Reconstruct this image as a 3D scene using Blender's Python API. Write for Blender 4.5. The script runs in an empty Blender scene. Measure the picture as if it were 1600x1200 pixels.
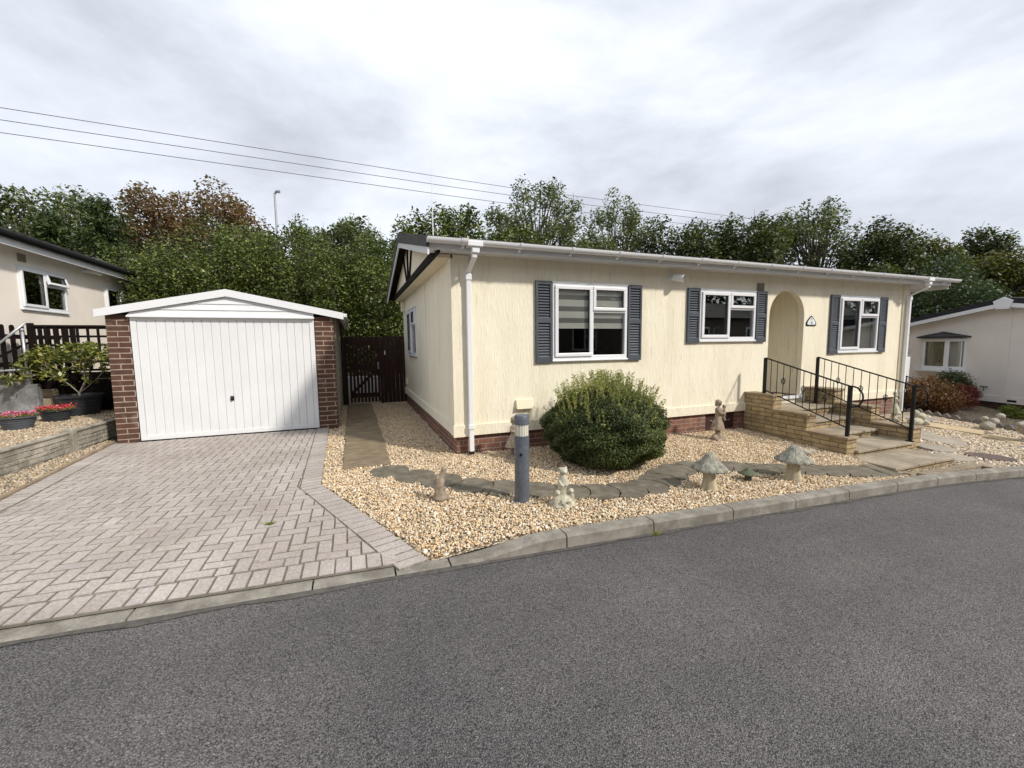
import bpy, math, random
import numpy as np
from mathutils import Vector, Matrix
R = math.radians
random.seed(7); rng = np.random.default_rng(7)
scene = bpy.context.scene
col = scene.collection

# ------------------------------------------------------------------ camera
yaw, pitch, roll = R(-20.89), R(5.49), R(-0.65)
fw = Vector((-math.sin(yaw)*math.cos(pitch), math.cos(yaw)*math.cos(pitch), -math.sin(pitch)))
rt = Vector((math.cos(yaw), math.sin(yaw), 0)); up = rt.cross(fw)
r2 = math.cos(roll)*rt + math.sin(roll)*up; u2 = -math.sin(roll)*rt + math.cos(roll)*up
cam = bpy.data.objects.new("camera", bpy.data.cameras.new("camera")); col.objects.link(cam)
cam.matrix_world = Matrix(((r2.x, u2.x, -fw.x, -1.30), (r2.y, u2.y, -fw.y, -5.63), (r2.z, u2.z, -fw.z, 1.55), (0, 0, 0, 1)))
cam.data.sensor_width = 36; cam.data.lens = 36*646.4/1600; cam.data.clip_end = 2000
scene.camera = cam

# ------------------------------------------------------------------ world, sun, exposure
w = bpy.data.worlds.new("World"); scene.world = w; w.use_nodes = True
nt = w.node_tree; N = nt.nodes; L = nt.links
for n in list(N): N.remove(n)
def wn(t, **k):
    n = N.new(t)
    for a, b in k.items(): setattr(n, a, b)
    return n
out = wn('ShaderNodeOutputWorld')
sky = wn('ShaderNodeTexSky', sky_type='NISHITA', sun_disc=False, sun_elevation=R(38.3), sun_rotation=R(142))
tc = wn('ShaderNodeTexCoord'); sep = wn('ShaderNodeSeparateXYZ'); L.new(tc.outputs['Generated'], sep.inputs[0])
mp = wn('ShaderNodeMapping'); mp.inputs['Rotation'].default_value = (R(8), R(-14), R(20)); mp.inputs['Scale'].default_value = (1.0, 1.0, 2.6); mp.inputs['Location'].default_value = (8.3, 4.1, 1.4)
L.new(tc.outputs['Generated'], mp.inputs[0])
n1 = wn('ShaderNodeTexNoise'); n1.inputs['Scale'].default_value = 1.35; n1.inputs['Detail'].default_value = 10; n1.inputs['Roughness'].default_value = 0.58; n1.inputs['Distortion'].default_value = 0.15
L.new(mp.outputs[0], n1.inputs['Vector'])
rp = wn('ShaderNodeValToRGB'); L.new(n1.outputs['Fac'], rp.inputs[0])
e = rp.color_ramp.elements
e[0].position = 0.38; e[0].color = (0.40, 0.42, 0.46, 1); e[1].position = 0.70; e[1].color = (0.73, 0.76, 0.80, 1)
m = e.new(0.50); m.color = (0.53, 0.555, 0.60, 1)
m = e.new(0.58); m.color = (0.62, 0.645, 0.685, 1)
bgc = wn('ShaderNodeBackground'); bgc.inputs['Strength'].default_value = 1.0; L.new(rp.outputs[0], bgc.inputs['Color'])
bgs = wn('ShaderNodeBackground'); bgs.inputs['Strength'].default_value = 0.1; L.new(sky.outputs[0], bgs.inputs['Color'])
mxs = wn('ShaderNodeMixShader'); mxs.inputs[0].default_value = 0.9
L.new(bgs.outputs[0], mxs.inputs[1]); L.new(bgc.outputs[0], mxs.inputs[2]); L.new(mxs.outputs[0], out.inputs['Surface'])

sd = Vector((-0.78, 1.0, -1.0)).normalized()
sun = bpy.data.objects.new("sun", bpy.data.lights.new("sun", 'SUN')); col.objects.link(sun)
sun.rotation_euler = sd.to_track_quat('-Z', 'Y').to_euler()
sun.data.energy = 2.2; sun.data.angle = R(4); sun.data.color = (1.0, 0.94, 0.85)
sun.location = (5, -8, 10)
scene.view_settings.view_transform = 'Standard'; scene.view_settings.look = 'None'
scene.view_settings.exposure = 0.75; scene.view_settings.gamma = 1
scene.render.engine = 'CYCLES'
scene.cycles.max_bounces = 6; scene.cycles.transparent_max_bounces = 12

# ------------------------------------------------------------------ materials
def newmat(name):
    m = bpy.data.materials.new(name); m.use_nodes = True
    return m, m.node_tree.nodes, m.node_tree.links, m.node_tree.nodes['Principled BSDF']
def coords(N, L, scale=(1, 1, 1)):
    t = N.new('ShaderNodeTexCoord'); mp = N.new('ShaderNodeMapping'); mp.inputs['Scale'].default_value = scale
    L.new(t.outputs['Object'], mp.inputs[0]); return mp.outputs[0]
def noise(N, L, vec, scale, detail=4, rough=.55):
    n = N.new('ShaderNodeTexNoise'); n.inputs['Scale'].default_value = scale; n.inputs['Detail'].default_value = detail; n.inputs['Roughness'].default_value = rough
    L.new(vec, n.inputs['Vector']); return n.outputs['Fac']
def ramp(N, L, fac, stops):
    r = N.new('ShaderNodeValToRGB'); L.new(fac, r.inputs[0]); el = r.color_ramp.elements
    el[0].position = stops[0][0]; el[0].color = (*stops[0][1], 1); el[1].position = stops[-1][0]; el[1].color = (*stops[-1][1], 1)
    for p, c in stops[1:-1]:
        q = el.new(p); q.color = (*c, 1)
    return r.outputs[0]
def mulc(c, k): return tuple(min(1, x*k) for x in c)
def mixc(N, L, a, b, fac, mode='MULTIPLY'):
    m = N.new('ShaderNodeMix'); m.data_type = 'RGBA'; m.blend_type = mode
    if isinstance(fac, (int, float)): m.inputs[0].default_value = fac
    else: L.new(fac, m.inputs[0])
    for i, v in ((6, a), (7, b)):
        if isinstance(v, tuple): m.inputs[i].default_value = (*v, 1)
        else: L.new(v, m.inputs[i])
    return m.outputs[2]
def bump(N, L, b, h, strength, dist):
    n = N.new('ShaderNodeBump'); n.inputs['Strength'].default_value = strength; n.inputs['Distance'].default_value = dist
    L.new(h, n.inputs['Height'])
    if b.inputs['Normal'].is_linked: L.new(b.inputs['Normal'].links[0].from_socket, n.inputs['Normal'])
    L.new(n.outputs[0], b.inputs['Normal'])
def M(name, c, rough=.7, var=.12, scale=3.0, bs=0, bd=.003, bscale=60, c2=None, metal=0, stretch=(1, 1, 1), spec=.4, dirt=0, fine=0):
    m, N, L, b = newmat(name); v = coords(N, L, stretch)
    f = noise(N, L, v, scale, 6)
    o = ramp(N, L, f, [(.3, mulc(c, 1-var)), (.7, c2 or mulc(c, 1+var))])
    if fine:
        f2 = noise(N, L, v, fine, 3); o = mixc(N, L, o, ramp(N, L, f2, [(.3, (.7, .7, .7)), (.65, (1, 1, 1))]), .8)
    if dirt:
        f3 = noise(N, L, v, scale*.6, 8, .7); o = mixc(N, L, o, ramp(N, L, f3, [(.42, (.55, .53, .5)), (.58, (1, 1, 1))]), dirt)
    L.new(o, b.inputs['Base Color']); b.inputs['Roughness'].default_value = rough; b.inputs['Metallic'].default_value = metal
    b.inputs['Specular IOR Level'].default_value = spec
    if bs: bump(N, L, b, noise(N, L, v, bscale, 5), bs, bd)
    return m
def brickmat(name, bw, bh, c1, c2, mc, ms=.01, bumpd=.006, z0=0.0, u0=0.0, rough=.85, rock=0, smear=0, off=.5):
    m, N, L, b = newmat(name)
    t = N.new('ShaderNodeTexCoord'); s = N.new('ShaderNodeSeparateXYZ'); L.new(t.outputs['Object'], s.inputs[0])
    a = N.new('ShaderNodeMath'); L.new(s.outputs[0], a.inputs[0]); L.new(s.outputs[1], a.inputs[1])
    a2 = N.new('ShaderNodeMath'); a2.inputs[1].default_value = u0; L.new(a.outputs[0], a2.inputs[0])
    z = N.new('ShaderNodeMath'); z.inputs[1].default_value = z0; L.new(s.outputs[2], z.inputs[0])
    cmb = N.new('ShaderNodeCombineXYZ'); L.new(a2.outputs[0], cmb.inputs[0]); L.new(z.outputs[0], cmb.inputs[1])
    vsrc = cmb.outputs[0]
    if rock:
        nz = N.new('ShaderNodeTexNoise'); nz.inputs['Scale'].default_value = 5; nz.inputs['Detail'].default_value = 3; L.new(t.outputs['Object'], nz.inputs['Vector'])
        sb = N.new('ShaderNodeVectorMath'); sb.operation = 'SUBTRACT'; sb.inputs[1].default_value = (.5, .5, .5); L.new(nz.outputs['Color'], sb.inputs[0])
        sc_ = N.new('ShaderNodeVectorMath'); sc_.operation = 'MULTIPLY'; sc_.inputs[1].default_value = (.10, .022, 0); L.new(sb.outputs[0], sc_.inputs[0])
        av = N.new('ShaderNodeVectorMath'); L.new(cmb.outputs[0], av.inputs[0]); L.new(sc_.outputs[0], av.inputs[1]); vsrc = av.outputs[0]
    br = N.new('ShaderNodeTexBrick'); L.new(vsrc, br.inputs['Vector'])
    br.inputs['Scale'].default_value = 1; br.inputs['Brick Width'].default_value = bw; br.inputs['Row Height'].default_value = bh
    br.inputs['Mortar Size'].default_value = ms; br.inputs['Mortar Smooth'].default_value = .25; br.inputs['Bias'].default_value = 0; br.offset = off
    br.inputs['Color1'].default_value = (*c1, 1); br.inputs['Color2'].default_value = (*c2, 1); br.inputs['Mortar'].default_value = (*mc, 1)
    f = noise(N, L, t.outputs['Object'], 9, 6); o = mixc(N, L, br.outputs[0], ramp(N, L, f, [(.3, (.62, .6, .6)), (.7, (1.1, 1.1, 1.1))]), .8)
    if smear:
        f2 = noise(N, L, t.outputs['Object'], 4, 8, .7); o = mixc(N, L, o, (.62, .6, .58), ramp(N, L, f2, [(.56, (0, 0, 0)), (.72, (smear,)*3)]), 'MIX')
    L.new(o, b.inputs['Base Color']); b.inputs['Roughness'].default_value = rough
    inv = N.new('ShaderNodeMath'); inv.operation = 'SUBTRACT'; inv.inputs[0].default_value = 1; L.new(br.outputs['Fac'], inv.inputs[1])
    bump(N, L, b, inv.outputs[0], .8, bumpd); bump(N, L, b, noise(N, L, t.outputs['Object'], 30 if rock else 80, 6), .7, .012 if rock else .003)
    return m
def leafmat(name, cols, trans=.25, rough=.5):
    m, N, L, b = newmat(name)
    g = N.new('ShaderNodeNewGeometry')
    o = ramp(N, L, g.outputs['Random Per Island'], [(i/(len(cols)-1), c) for i, c in enumerate(cols)])
    v = coords(N, L); f = noise(N, L, v, .9, 3); o = mixc(N, L, o, ramp(N, L, f, [(.35, (.6, .66, .6)), (.65, (1.25, 1.2, 1.1))]), 1.0)
    L.new(o, b.inputs['Base Color']); b.inputs['Roughness'].default_value = rough; b.inputs['Specular IOR Level'].default_value = .35
    tr = N.new('ShaderNodeBsdfTranslucent'); L.new(mixc(N, L, o, (1.3, 1.5, .6), 1.0), tr.inputs['Color'])
    ms = N.new('ShaderNodeMixShader'); ms.inputs[0].default_value = trans
    L.new(b.outputs[0], ms.inputs[1]); L.new(tr.outputs[0], ms.inputs[2]); L.new(ms.outputs[0], N['Material Output'].inputs['Surface'])
    return m
def randmat(name, cols, rough=.7, bs=0.4, bscale=120, fine=.35, nscale=60, big=0):
    m, N, L, b = newmat(name); g = N.new('ShaderNodeNewGeometry')
    o = ramp(N, L, g.outputs['Random Per Island'], [(i/(len(cols)-1), c) for i, c in enumerate(cols)])
    v = coords(N, L); f = noise(N, L, v, nscale, 5); o = mixc(N, L, o, ramp(N, L, f, [(.3, (.6, .6, .6)), (.7, (1.15, 1.15, 1.15))]), fine)
    if big:
        f = noise(N, L, v, 1.1, 6, .6); o = mixc(N, L, o, ramp(N, L, f, [(.35, (.74, .71, .69)), (.65, (1.08, 1.08, 1.08))]), big)
    L.new(o, b.inputs['Base Color']); b.inputs['Roughness'].default_value = rough; b.inputs['Specular IOR Level'].default_value = .3
    if bs: bump(N, L, b, noise(N, L, v, bscale, 5), bs, .003)
    return m

# cream textured render: vertical combed strokes with fine dark grooves
def rendermat(name, c, dark=.55, sc=1.0):
    m, N, L, b = newmat(name)
    v = coords(N, L, (26*sc, 26*sc, 2.6*sc)); f = noise(N, L, v, 1.0, 5, .65)
    v2 = coords(N, L, (70*sc, 70*sc, 5*sc)); f2 = noise(N, L, v2, 1.0, 3, .6)
    v3 = coords(N, L); f3 = noise(N, L, v3, 1.2, 5)
    o = ramp(N, L, f3, [(.3, mulc(c, .975)), (.7, mulc(c, 1.02))])
    o = mixc(N, L, o, ramp(N, L, f, [(.0, (1, 1, 1)), (.60, (1, 1, 1)), (.645, (dark, dark*.93, dark*.85)), (.75, (dark, dark*.93, dark*.85))]), .45)
    o = mixc(N, L, o, ramp(N, L, noise(N, L, coords(N, L, (3.2, 3.2, .45)), 1.0, 7, .65), [(.30, (.87, .85, .80)), (.52, (1, 1, 1))]), .8)
    L.new(o, b.inputs['Base Color']); b.inputs['Roughness'].default_value = .75
    inv = N.new('ShaderNodeMath'); inv.operation = 'ABSOLUTE'
    s = N.new('ShaderNodeMath'); s.operation = 'SUBTRACT'; s.inputs[1].default_value = .5; L.new(f, s.inputs[0]); L.new(s.outputs[0], inv.inputs[0])
    mn = N.new('ShaderNodeMath'); mn.operation = 'MINIMUM'; mn.inputs[1].default_value = .1; L.new(inv.outputs[0], mn.inputs[0])
    ml = N.new('ShaderNodeMath'); ml.operation = 'MULTIPLY'; ml.inputs[1].default_value = 8; L.new(mn.outputs[0], ml.inputs[0])
    bump(N, L, b, ml.outputs[0], .55, .008); bump(N, L, b, f2, .6, .006)
    return m

CREAM = (.90, .835, .67)
mats = dict(
    cream=rendermat('cream_render', CREAM), cream_flat=M('cream_soffit', (.78, .71, .53), .7, .06, 2, .5, .003, 90),
    upvc=M('white_upvc', (.78, .79, .81), .28, .03, 2, spec=.5), upvc_shade=M('white_fascia', (.68, .68, .69), .35, .04, 2),
    slate=M('shutter_grey', (.075, .085, .102), .45, .12, 6, spec=.4), roof=M('roof_tile_dark', (.022, .022, .023), .85, .4, 6, .7, .006, 70, c2=(.07, .07, .066)),
    roofedge=M('roof_felt_edge', (.05, .052, .045), .8, .35, 12, .5, .004, 50),
    brick=brickmat('plinth_brick', .225, .075, (.26, .115, .075), (.17, .075, .055), (.32, .26, .21), .008, smear=.25, z0=.03),
    pier=brickmat('pier_brick', .30, .088, (.125, .058, .036), (.095, .045, .03), (.42, .335, .26), .009, z0=.018, u0=.45, smear=.18),
    stone=brickmat('yellow_stone', .27, .072, (.50, .38, .21), (.33, .25, .14), (.13, .095, .055), .006, rock=1, z0=.01, smear=.25),
    coping=M('coping_stone', (.36, .28, .19), .85, .2, 4, .5, .004, 60, dirt=.5, fine=60),
    tread=M('tread_slab', (.42, .36, .27), .85, .14, 3, .5, .004, 50, dirt=.55, fine=70),
    slab=M('path_slab', (.27, .21, .135), .85, .2, 5, .6, .006, 22, dirt=.6, fine=50, stretch=(1, 2.2, 1)),
    sandslab=M('sand_slab', (.58, .46, .29), .85, .1, 3, .4, .003, 60, dirt=.25, fine=60),
    flag=M('grey_flag', (.42, .375, .31), .85, .15, 3, .6, .008, 14, dirt=.4, fine=60),
    log=M('stepping_stone', (.195, .172, .13), .92, .25, 9, .9, .005, 70, dirt=.6, fine=60),
    kerb=M('kerb_concrete', (.31, .285, .245), .9, .2, 7, .7, .004, 120, dirt=.7, fine=90),
    concrete=M('weathered_concrete', (.42, .39, .33), .9, .25, 5, .8, .012, 26, dirt=.75, fine=60),
    dark_timber=M('black_timber', (.013, .009, .008), .7, .3, 20, .4, .002, 80, stretch=(1, 1, .15), spec=.1),
    fence_timber=M('dark_red_timber', (.035, .013, .010), .8, .35, 20, .5, .003, 80, stretch=(1, 1, .15)),
    iron=M('black_iron', (.008, .008, .009), .45, .2, 30, spec=.25), galv=M('galvanised_pipe', (.42, .44, .46), .45, .12, 12, metal=.5),
    bollard=M('grey_bollard_paint', (.115, .13, .155), .42, .10, 6, fine=25, spec=.45),
    toadcap=M('toadstool_cap', (.27, .26, .205), .9, .35, 18, 1.0, .014, 34, c2=(.46, .44, .36), fine=40),
    toadstem=M('toadstool_stem', (.52, .45, .31), .85, .15, 8, .5, .004, 50, stretch=(1, 1, .3), fine=40),
    toadgreen=M('mossy_toadstool', (.11, .12, .075), .9, .3, 14, .8, .006, 60),
    statue=M('brown_statue', (.27, .205, .15), .85, .3, 16, .6, .004, 60, c2=(.42, .34, .26), fine=60),
    paleStatue=M('pale_statue', (.58, .55, .43), .8, .2, 18, .5, .004, 60, dirt=.5, fine=50),
    greyStone=M('grey_ornament', (.40, .37, .31), .9, .25, 18, .6, .006, 40, dirt=.5),
    soil=M('bare_soil', (.05, .035, .025), .95, .3, 10, .8, .01, 40),
    pot=M('black_planter', (.035, .038, .045), .45, .15, 6), greypot=M('grey_planter', (.085, .093, .108), .5, .15, 6),
    pebbledash=M('pebbledash', (.36, .32, .26), .95, .3, 60, 1.0, .012, 70, c2=(.58, .53, .45), fine=80),
    leftwall=M('pinkish_render', (.82, .75, .665), .8, .06, 2, .6, .004, 60, fine=0), rightwall=M('grey_pink_render', (.80, .75, .705), .8, .04, 2, .7, .004, 40),
    grille=M('vent_grille', (.23, .20, .16), .6, .1, 3), black=M('rubber_black', (.01, .01, .011), .5, .1, 3),
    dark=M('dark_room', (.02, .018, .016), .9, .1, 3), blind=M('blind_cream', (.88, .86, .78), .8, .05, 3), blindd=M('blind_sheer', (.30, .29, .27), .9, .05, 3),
    curtain=M('curtain_cloth', (.75, .73, .66), .9, .15, 3, stretch=(20, 20, .2)),
    bark=M('bark', (.10, .08, .06), .9, .3, 8, .8, .02, 14, c2=(.17, .15, .12)), palebark=M('pale_bark', (.30, .26, .21), .9, .25, 8, .8, .01, 20),
    steel=M('lamp_post_steel', (.32, .33, .34), .5, .1, 3, metal=.6), wire=M('power_wire', (.07, .07, .08), .6, .1, 3), manhole=M('rusty_iron_cover', (.12, .085, .075), .8, .3, 20, .5, .004, 60),
    grimy=M('grey_stained_render', (.27, .28, .29), .9, .3, 4, .5, .004, 30, dirt=.85, fine=30), block=M('tan_block', (.45, .38, .27), .9, .2, 4, .6, .006, 30, dirt=.6),
    red=randmat('red_petals', [(.5, .02, .05), (.62, .05, .04), (.72, .22, .25), (.55, .03, .12)], .6, 0),
    pink=randmat('pink_petals', [(.55, .05, .16), (.68, .16, .30), (.74, .30, .40)], .6, 0),
)
def glassmat():
    m, N, L, b = newmat('window_glass')
    t = N.new('ShaderNodeBsdfTransparent'); t.inputs[0].default_value = (.96, .97, .965, 1)
    g = N.new('ShaderNodeBsdfGlossy'); g.inputs['Roughness'].default_value = .01
    fr = N.new('ShaderNodeFresnel'); fr.inputs[0].default_value = 1.52
    a = N.new('ShaderNodeMath'); a.operation = 'MULTIPLY'; a.inputs[1].default_value = .75; L.new(fr.outputs[0], a.inputs[0])
    mm = N.new('ShaderNodeMixShader'); L.new(a.outputs[0], mm.inputs[0]); L.new(t.outputs[0], mm.inputs[1]); L.new(g.outputs[0], mm.inputs[2])
    L.new(mm.outputs[0], N['Material Output'].inputs['Surface']); return m
mats['glass'] = glassmat()
def diffuser():
    m, N, L, b = newmat('lamp_diffuser'); b.inputs['Base Color'].default_value = (.62, .60, .50, 1); b.inputs['Roughness'].default_value = .25
    v = coords(N, L, (1, 1, 1)); w_ = N.new('ShaderNodeTexWave'); w_.inputs['Scale'].default_value = 14; L.new(v, w_.inputs[0])
    L.new(ramp(N, L, w_.outputs['Fac'], [(0, (.42, .40, .32)), (1, (.74, .72, .62))]), b.inputs['Base Color']); return m
mats['diffuser'] = diffuser()
mats['blocks'] = randmat('paving_blocks', [(.44, .39, .36), (.48, .43, .40), (.455, .415, .385), (.52, .47, .43), (.46, .405, .38)], .85, .6, 110, .75, 55, big=.8)
mats['pebble'] = randmat('pebbles', [(.82, .71, .52), (.62, .40, .20), (.78, .62, .39), (.92, .87, .76), (.44, .25, .11), (.80, .67, .46), (.27, .20, .14), (.86, .75, .56), (.70, .48, .25), (.52, .45, .37), (.84, .70, .49)], .6, 0, fine=.25, nscale=50)
mats['cobble'] = randmat('cobbles', [(.76, .66, .50), (.56, .43, .29), (.68, .56, .40), (.86, .80, .70), (.48, .34, .21), (.66, .56, .43), (.32, .26, .21)], .6, 0, fine=.4, nscale=50)
mats['dull_pebble'] = randmat('dull_pebbles', [(.56, .47, .33), (.42, .30, .18), (.52, .41, .27), (.68, .61, .50), (.30, .20, .11), (.50, .42, .30), (.20, .16, .12), (.46, .38, .27)], .7, 0, fine=.3, nscale=50)
def gravelmat():
    m, N, L, b = newmat('gravel_bed_fine'); v = coords(N, L)
    vo = N.new('ShaderNodeTexVoronoi'); vo.inputs['Scale'].default_value = 42; L.new(v, vo.inputs['Vector'])
    s = N.new('ShaderNodeSeparateColor'); L.new(vo.outputs['Color'], s.inputs[0])
    o = ramp(N, L, s.outputs[0], [(0, (.46, .33, .19)), (.3, (.66, .54, .36)), (.6, (.42, .32, .21)), (.8, (.80, .71, .55)), (1, (.58, .44, .28))])
    o = mixc(N, L, o, ramp(N, L, vo.outputs['Distance'], [(.25, (1, 1, 1)), (.75, (.12, .1, .08))]), 1.0)
    L.new(o, b.inputs['Base Color']); b.inputs['Roughness'].default_value = .8
    inv = N.new('ShaderNodeMath'); inv.operation = 'SUBTRACT'; inv.inputs[0].default_value = 1; L.new(vo.outputs['Distance'], inv.inputs[1])
    bump(N, L, b, inv.outputs[0], .9, .02); return m
mats['gravel'] = gravelmat()
def asphaltmat():
    m, N, L, b = newmat('asphalt'); v = coords(N, L)
    vo = N.new('ShaderNodeTexVoronoi'); vo.inputs['Scale'].default_value = 150; vo.inputs['Randomness'].default_value = 1; L.new(v, vo.inputs['Vector'])
    s = N.new('ShaderNodeSeparateColor'); L.new(vo.outputs['Color'], s.inputs[0])
    o = ramp(N, L, s.outputs[0], [(0, (.115, .108, .107)), (.5, (.172, .162, .160)), (.93, (.235, .223, .220)), (1, (.32, .305, .30))])
    o = mixc(N, L, o, ramp(N, L, vo.outputs['Distance'], [(.3, (1, 1, 1)), (.8, (.25, .25, .26))]), 1.0)
    f = noise(N, L, v, .55, 5, .6); o = mixc(N, L, o, ramp(N, L, f, [(.3, (.76, .76, .78)), (.7, (1.24, 1.22, 1.19))]), 1.0)
    f = noise(N, L, coords(N, L, (.35, 3, 1)), 1.0, 4, .6); o = mixc(N, L, o, ramp(N, L, f, [(.35, (.90, .90, .90)), (.65, (1.07, 1.06, 1.05))]), 1.0)
    vo2 = N.new('ShaderNodeTexVoronoi'); vo2.inputs['Scale'].default_value = 9; L.new(v, vo2.inputs['Vector'])
    o = mixc(N, L, o, (.42, .41, .39), ramp(N, L, vo2.outputs['Distance'], [(.018, (.7,)*3), (.05, (0, 0, 0))]), 'MIX')
    L.new(o, b.inputs['Base Color']); b.inputs['Roughness'].default_value = .8; b.inputs['Specular IOR Level'].default_value = .3
    inv = N.new('ShaderNodeMath'); inv.operation = 'SUBTRACT'; inv.inputs[0].default_value = 1; L.new(vo.outputs['Distance'], inv.inputs[1])
    bump(N, L, b, inv.outputs[0], 1.0, .0055); bump(N, L, b, noise(N, L, v, 35, 3), .5, .004); return m
mats['asphalt'] = asphaltmat()
G_ = [(.03, .042, .014), (.07, .095, .025), (.125, .155, .04), (.22, .24, .075)]
mats['leaf_green'] = leafmat('leaf_green', G_)
mats['leaf_laurel'] = leafmat('leaf_laurel', [(.028, .042, .014), (.07, .10, .028), (.14, .18, .045), (.28, .30, .095)], .2, .4)
mats['leaf_dark'] = leafmat('leaf_dark', [(.02, .03, .012), (.042, .06, .02), (.08, .10, .03), (.14, .15, .05)])
mats['leaf_airy'] = leafmat('leaf_airy', [(.055, .072, .038), (.10, .125, .057), (.155, .18, .08), (.23, .24, .12)])
mats['leaf_conifer'] = leafmat('leaf_conifer', [(.02, .036, .013), (.048, .075, .021), (.085, .12, .035)], .1)
mats['leaf_copper'] = leafmat('leaf_copper', [(.10, .055, .035), (.17, .095, .055), (.24, .145, .085), (.13, .11, .05)], .35)
mats['leaf_olive'] = leafmat('leaf_olive', [(.07, .075, .02), (.12, .12, .03), (.17, .15, .035), (.05, .08, .02)])
mats['leaf_willow'] = leafmat('leaf_willow', [(.045, .07, .04), (.075, .11, .06), (.11, .15, .085)], .2)
mats['leaf_box'] = leafmat('leaf_box', [(.025, .042, .012), (.05, .075, .018), (.085, .11, .028), (.15, .165, .045)], .2)
mats['leaf_sprig'] = leafmat('leaf_sprig', [(.20, .22, .06), (.33, .34, .09), (.46, .45, .15)], .35)
mats['leaf_rust'] = leafmat('leaf_rust', [(.15, .06, .035), (.23, .10, .055), (.29, .15, .075), (.17, .12, .05)], .3)
mats['leaf_red'] = leafmat('leaf_red', [(.24, .05, .055), (.34, .10, .09), (.19, .04, .045)], .3)
mats['leaf_lime'] = leafmat('leaf_lime', [(.16, .20, .04), (.24, .28, .06), (.32, .32, .10)], .35)
mats['leaf_camellia'] = leafmat('leaf_camellia', [(.06, .09, .03), (.16, .19, .05), (.28, .29, .08), (.42, .38, .11)], .25, .35)

# ------------------------------------------------------------------ mesh helpers
class MB:
    def __init__(s, T=None): s.v = []; s.f = []; s.T = T
    def add(s, vs, fs):
        o = len(s.v); s.v += [tuple(x) for x in vs]; s.f += [tuple(i+o for i in f) for f in fs]; return s
    def box(s, x0, x1, y0, y1, z0, z1):
        return s.add([(x0, y0, z0), (x1, y0, z0), (x1, y1, z0), (x0, y1, z0), (x0, y0, z1), (x1, y0, z1), (x1, y1, z1), (x0, y1, z1)],
                     [(0, 3, 2, 1), (4, 5, 6, 7), (0, 1, 5, 4), (1, 2, 6, 5), (2, 3, 7, 6), (3, 0, 4, 7)])
    def hexa(s, b, t):
        return s.add(list(b)+list(t), [(0, 3, 2, 1), (4, 5, 6, 7), (0, 1, 5, 4), (1, 2, 6, 5), (2, 3, 7, 6), (3, 0, 4, 7)])
    def prism(s, poly, ax, a0, a1):     # poly of 2D points in the other two axes
        def p(u, v, a): return (a, u, v) if ax == 'x' else ((u, a, v) if ax == 'y' else (u, v, a))
        n = len(poly); vs = [p(u, v, a0) for u, v in poly]+[p(u, v, a1) for u, v in poly]
        return s.add(vs, [tuple(range(n-1, -1, -1)), tuple(range(n, 2*n))]+[(i, (i+1) % n, n+(i+1) % n, n+i) for i in range(n)])
    def tube(s, path, rad, n=8, caps=True):
        P = [Vector(p) for p in path]; rs = rad if hasattr(rad, '__len__') else [rad]*len(P)
        t0 = (P[1]-P[0]).normalized(); a = t0.orthogonal().normalized(); rings = []
        for i, p in enumerate(P):
            t = (P[min(i+1, len(P)-1)]-P[max(i-1, 0)])
            if t.length < 1e-9: t = t0
            t.normalize(); a = (a-t*a.dot(t))
            a = t.orthogonal().normalized() if a.length < 1e-6 else a.normalized()
            b = t.cross(a); rings.append([p+(a*math.cos(2*math.pi*k/n)+b*math.sin(2*math.pi*k/n))*rs[i] for k in range(n)])
        vs = [q for r in rings for q in r]; fs = []
        for i in range(len(P)-1):
            for k in range(n): fs.append((i*n+k, i*n+(k+1) % n, (i+1)*n+(k+1) % n, (i+1)*n+k))
        if caps: fs += [tuple(range(n-1, -1, -1)), tuple((len(P)-1)*n+k for k in range(n))]
        return s.add(vs, fs)
    def lathe(s, prof, c, n=24, fn=None):
        vs = []; fs = []
        for j, (r, z) in enumerate(prof):
            for k in range(n):
                a = 2*math.pi*k/n; rr = r*(fn(a, j/(len(prof)-1)) if fn else 1)
                vs.append((c[0]+rr*math.cos(a), c[1]+rr*math.sin(a), c[2]+z))
        for j in range(len(prof)-1):
            for k in range(n): fs.append((j*n+k, j*n+(k+1) % n, (j+1)*n+(k+1) % n, (j+1)*n+k))
        fs += [tuple(range(n-1, -1, -1)), tuple((len(prof)-1)*n+k for k in range(n))]
        return s.add(vs, fs)
    def ball(s, c, r, n=12, rot=None):
        rr = r if hasattr(r, '__len__') else (r, r, r); vs = []; fs = []; m = n//2+1
        for j in range(m+1):
            th = math.pi*j/m
            for k in range(n):
                a = 2*math.pi*k/n; q = Vector((rr[0]*math.sin(th)*math.cos(a), rr[1]*math.sin(th)*math.sin(a), rr[2]*math.cos(th)))
                if rot: q = rot @ q
                vs.append(q+Vector(c))
        for j in range(m):
            for k in range(n): fs.append((j*n+k, (j+1)*n+k, (j+1)*n+(k+1) % n, j*n+(k+1) % n))
        return s.add(vs, fs)
    def build(s, name, mat, parent=None, smooth=False, bevel=0, auto=0):
        me = bpy.data.meshes.new(name); o = bpy.data.objects.new(name, me); off = Vector((0, 0, 0)); p = parent
        while p is not None and p.parent is not None: p = p.parent
        if p is not None: off = p.location
        vs = [Vector(v) for v in s.v]
        if s.T is not None: vs = [s.T @ v for v in vs]
        me.from_pydata([v-off for v in vs], [], s.f); me.validate(); me.update()
        me.materials.append(mats[mat] if isinstance(mat, str) else mat); col.objects.link(o)
        if parent is not None: o.parent = parent
        if smooth or auto:
            for pl in me.polygons: pl.use_smooth = True
            if auto: me.set_sharp_from_angle(angle=R(auto))
        if bevel:
            b = o.modifiers.new('bevel', 'BEVEL'); b.width = bevel; b.segments = 2; b.limit_method = 'ANGLE'; b.angle_limit = R(40)
        return o
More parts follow.
